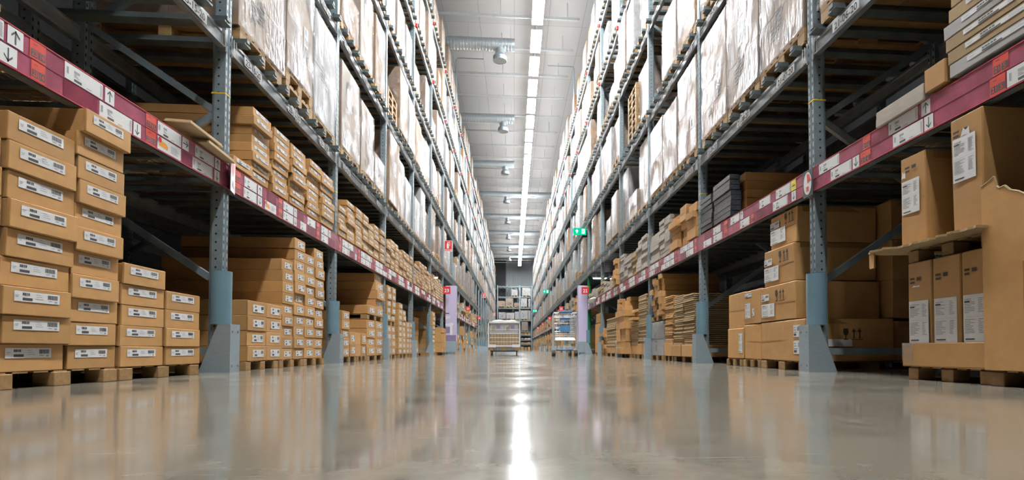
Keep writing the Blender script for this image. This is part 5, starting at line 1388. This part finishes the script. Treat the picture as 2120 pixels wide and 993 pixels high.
# ------------------------------------------------------------------ shopping trolleys nested one in another
def trolley(label, loc, first):
    o = thing('shopping_trolley', label, 'trolley', loc, 0, None)
    W = 0.285; R_ = 0.0095
    for sx in (-1, 1):
        m = MB(); m.path([(sx*W, 0.02, 0.15), (sx*W, 0.05, 1.0), (sx*W*0.94, 0.0, 1.05)], 0.012, 8); m.path([(sx*W, 0.02, 0.15), (sx*W*0.9, 0.85, 0.15)], 0.012, 8); obj('side_tube', smooth(finish(m, 'side_tube', 'wire')), o)
    m = MB(); m.cyl((-W*0.94, 0, 1.045), (W*0.94, 0, 1.045), 0.014, 12); h = obj('handle_bar', smooth(finish(m, 'handle_bar', 'wire')), o)
    m = MB(); m.path([(-0.15, -0.005, 1.05), (-0.12, -0.012, 1.068), (0.12, -0.012, 1.068), (0.15, -0.005, 1.05)], 0.022, 12); obj('handle_grip', smooth(finish(m, 'handle_grip', 'blue')), h)['label'] = 'blue plastic grip'
    m = MB()
    for z in (0.45, 0.50, 0.545, 0.60, 0.70, 0.80, 0.88, 0.95, 0.985):
        k = 0.86+0.14*(z-0.45)/0.55; m.cyl((-W*k, 0.06, z), (W*k, 0.06, z), 0.0045, 6)
    for q in range(9):
        x = -W+W*2*q/8; m.cyl((x*0.86, 0.062, 0.45), (x, 0.062, 0.985), 0.0035, 6)
    obj('basket_gate', finish(m, 'basket_gate', 'wire'), o)
    m = MB()
    for sx in (-1, 1):
        for z in (0.45, 0.55, 0.65, 0.75, 0.85, 0.98):
            k = 0.86+0.14*(z-0.45)/0.55; m.cyl((sx*W*k, 0.06, z), (sx*W*k*0.8, 0.9, z+0.02), 0.0045, 6)
        for q in range(9): y = 0.06+0.84*q/8; k = 1-0.2*q/8; m.cyl((sx*W*0.86*k, y, 0.45), (sx*W*k, y, 0.985), 0.0035, 6)
    for z in (0.47, 0.7, 1.0): m.cyl((-W*0.75, 0.9, z), (W*0.75, 0.9, z), 0.0045, 6)
    for q in range(8): x = -W*0.7+W*1.4*q/7; m.cyl((x, 0.06, 0.45), (x*0.85, 0.9, 0.46), 0.0035, 6)
    obj('basket_wires', finish(m, 'basket_wires', 'wire'), o)
    m = MB(); m.prism([(-0.255, 0), (0.255, 0), (0.22, 0.075), (-0.22, 0.075)], 1, 0.0, 0.012); q = obj('white_flap', finish(m, 'white_flap', 'white'), o, (0, 0.02, 0.385)); q.rotation_euler = (-0.5, 0, 0)
    m = MB(); m.cbox(-0.125, 0.125, 0.04, 0.052, 0.60, 0.745, 0.004); obj('blue_plaque', finish(m, 'blue_plaque', 'palebl'), o)
    m = MB(); m.cbox(-0.12, 0.12, 0.04, 0.052, 0.885, 0.925, 0.004); obj('blue_seat_bar', finish(m, 'blue_seat_bar', 'blue'), o)
    m = MB()
    for z in (0.17, 0.20, 0.235): m.cyl((-W*0.92, 0.04, z), (W*0.92, 0.04, z), 0.005, 6)
    for q in range(9): x = -W*0.85+W*1.7*q/8; m.cyl((x, 0.04, 0.17), (x*0.85, 0.85, 0.17), 0.0035, 6)
    obj('lower_tray', finish(m, 'lower_tray', 'white'), o)
    m = MB(); m.cbox(-0.2, 0.2, 0.0, 0.03, 0.135, 0.165, 0.008); obj('blue_bumper', finish(m, 'blue_bumper', 'blue'), o)
    for xx, yy in ((-W+0.005, 0.05), (W-0.005, 0.05), (-W*0.72, 0.8), (W*0.72, 0.8)):
        m = MB(); m.cyl((xx-0.023, yy, 0.07), (xx+0.023, yy, 0.07), 0.07, 20); w = obj('wheel', smooth(finish(m, 'wheel', 'black')), o)
        m = MB(); m.box(xx-0.03, xx-0.026, yy-0.02, yy+0.02, 0.066, 0.155); m.box(xx+0.026, xx+0.03, yy-0.02, yy+0.02, 0.066, 0.155); m.box(xx-0.03, xx+0.03, yy-0.02, yy+0.02, 0.15, 0.16); obj('fork', finish(m, 'fork', 'wire'), w)
    return o
trolley('chrome shopping trolley with blue grip and plaque, standing in front in the aisle', (1.245, 13.8, 0), True)
trolley('second chrome shopping trolley nested into the front one', (1.245, 14.12, 0), False)

# ------------------------------------------------------------------ rack across the far end
BYR = 72.0
BL = [0.75, 1.3, 1.9, 2.32, 3.76, 5.29, 6.68, 7.99]
for i, x in enumerate((-2.0, 0.78, 2.27)):
    m = MB(); m.box(-0.06, 0.06, 0, 0.1, 0, 8.1).box(-0.05, 0.05, 1.0, 1.1, 0, 8.1)
    for q in range(8): m.box(-0.02, 0.02, 0.1, 1.0, 0.5+q, 0.55+q)
    o = obj('rack_upright', finish(m, 'rack_upright', 'postplain'), None, (x, BYR, 0)); tag(o, 'grey-blue upright of the rack across the far end, %s from row 23 side' % ORD[i], 'rack upright', 'end rack uprights', 'thing')
for b, (xa, xb) in enumerate(((-1.95, 0.73), (0.83, 2.22))):
    for i, z in enumerate(BL):
        if b == 0 and i < 4: continue
        m = MB(); m.box(xa, xb, 0, 0.05, -0.13, 0).box(xa, xb, 1.05, 1.1, -0.13, 0)
        for q in range(6): x = xa+(xb-xa)*(q+0.5)/6; m.box(x-0.1, x+0.1, 0.0, 1.1, 0.001, 0.03)
        o = obj('rack_shelf', finish(m, 'rack_shelf', 'bar'), None, (0, BYR, z)); tag(o, 'beam level across the far end, %s section, %s up' % (('wide', 'narrow')[b], ORD[i]), 'rack shelf', 'end rack beam levels', 'thing')
re_ = random.Random(12); n = 0
for z, items in ((6.68, ((-0.9, 0.7, 0.0), (0.1, 0.8, 0.75), (1.6, 1.1, 0.95))), (5.29, ((-1.5, 0.9, 0.7), (-0.52, 0.95, 1.04), (0.39, 0.6, 0.45), (1.3, 0.8, 1.03), (1.98, 0.3, 1.0))), (3.76, ((-1.4, 0.9, 0.8), (-0.4, 1.0, 0.75), (0.43, 0.5, 0.9), (1.32, 0.9, 1.05), (1.98, 0.3, 1.05))), (2.32, ((1.4, 0.8, 1.05),))):
    for (x, w, h) in items:
        if h <= 0: continue
        q = MB(); q.box(-w/2, w/2, 0, 0.9, 0.1, 0.125)
        for xx in (-w/2, -0.06, w/2-0.12): q.box(xx, xx+0.12, 0, 0.9, 0, 0.1)
        lvl = {6.68: 'seventh', 5.29: 'sixth', 3.76: 'fifth', 2.32: 'fourth'}[z]
        o = obj('wooden_pallet', finish(q, 'wooden_pallet', 'wood'), None, (x, BYR+0.02, z+0.031)); tag(o, 'pallet on the far end rack, %s level, %s along' % (lvl, ORD[[t[0] for t in items].index(x)]), 'pallet', 'pallets on the end rack', 'thing')
        st, body, film, tk, _, _ = LOADV[re_.choice((5, 4, 2))]
        r = obj('wrapped_load', body, None, (x, BYR, z+0.16)); obj('stretch_film', film, r); r.rotation_euler = (0, 0, math.pi/2); r.scale = (0.8, w/0.8, h)
        tag(r, 'pale wrapped load on the far end rack, %s level, %s along' % (lvl, ORD[[t[0] for t in items].index(x)]), 'pallet load', 'loads on the end rack', 'thing')
for z, h in ((0.0, 0.5), (0.78, 0.25), (1.33, 0.25), (1.93, 0.2)):
    for q in range(3):
        w = re_.uniform(0.3, 0.4); m = MB(); m.cbox(-w/2, w/2, 0, 0.6, 0, h*re_.uniform(0.7, 1), 0.01)
        o = obj('carton', finish(m, 'carton', re_.choice(('card', 'cardwhite', 'cardpale'))), None, (1.1+0.42*q, BYR+0.05, z+0.001 if z == 0 else z+0.002)); tag(o, 'small carton low on the far end rack, %s along, %s up' % (ORD[q], {0.0: 'floor', 0.78: 'first shelf', 1.33: 'second shelf', 1.93: 'third shelf'}[z]), 'carton', 'small cartons on the end rack', 'thing')

# build cartons: the 295 largest of each kind alone, the rest as one object
NAMEC = {'carton': ('carton', 'brown cartons on the floor pallets'), 'flat_carton': ('carton', 'flat cartons on the price shelves'), 'flat_pack': ('flat pack', 'thin flat packs in floor stacks'), 'wrapped_pack': ('flat pack', 'wrapped flat packs on the price shelf')}
for kind, reqs in CARREQ.items():
    reqs.sort(key=lambda t: -t[0])
    cat, grp = NAMEC[kind]
    for (a, row, y0, y1, z, dz, u0, du, mat, lst, lab, rz, ex) in reqs[:298]:
        dy = y1-y0
        o = obj(kind, carton_mesh(row, dy, du, dz, mat, 0), None, (wx(row, u0), (y0+y1)/2, z+0.0006), rz)
        tag(o, lab, cat, grp, 'thing')
        if lst:
            t = obj('paper_label', label_mesh(row, dy, dz, lst), o); t['label'] = 'white paper label with barcode'
    rest = reqs[298:]
    if rest:
        m = MB(); mats = ['card', 'card2', 'cardpale', 'cardgrey', 'cardwhite', 'blackfilm', 'paper', 'ink']
        for (a, row, y0, y1, z, dz, u0, du, mat, lst, lab, rz, ex) in rest:
            x0, x1 = sorted((wx(row, u0), wx(row, u0+du))); m.box(x0, x1, y0, y1, z, z+dz-0.002, mats.index(mat))
            if lst:
                fr = (Vector((wx(row, u0), (y0+y1)/2, z)), Y3 if row == 23 else -Y3, Z3); d = y1-y0
                m.rect(fr, -d*0.3, d*0.35, dz*0.3, dz*0.72, 6, 0.002); m.rect(fr, -d*0.2, d*0.0, dz*0.36, dz*0.46, 7, 0.003)
        o = obj('far_%ss' % kind, finish(m, 'far_%ss' % kind, mats))
        tag(o, 'mass of small %s far down both rows' % ('cartons standing on the floor' if kind == 'carton' else 'flat cartons on the price shelves'), 'cartons', None, 'stuff')
PALREQ.sort(key=lambda t: -t[0])
for (a, st, x, y, z, s, sy, lab, near) in PALREQ[:298]: make_pallet(st, x, y, z, s, sy, lab, near)
m = MB()
for (a, st, x, y, z, s, sy, lab, near) in PALREQ[298:]:
    src = PAL[st][6]; i = len(m.v); rot = -1 if s < 0 else 1
    m.v += [(x+rot*p[0], y+rot*p[1]*sy, z+p[2]) for p in src.v]
    for q in src.f: m.f.append(tuple(i+t for t in q)); m.m.append(0)
o = obj('far_wooden_pallets', finish(m, 'far_wooden_pallets', 'wood'))
tag(o, 'mass of small wooden pallets under the far loads of both rows', 'pallets', None, 'stuff')
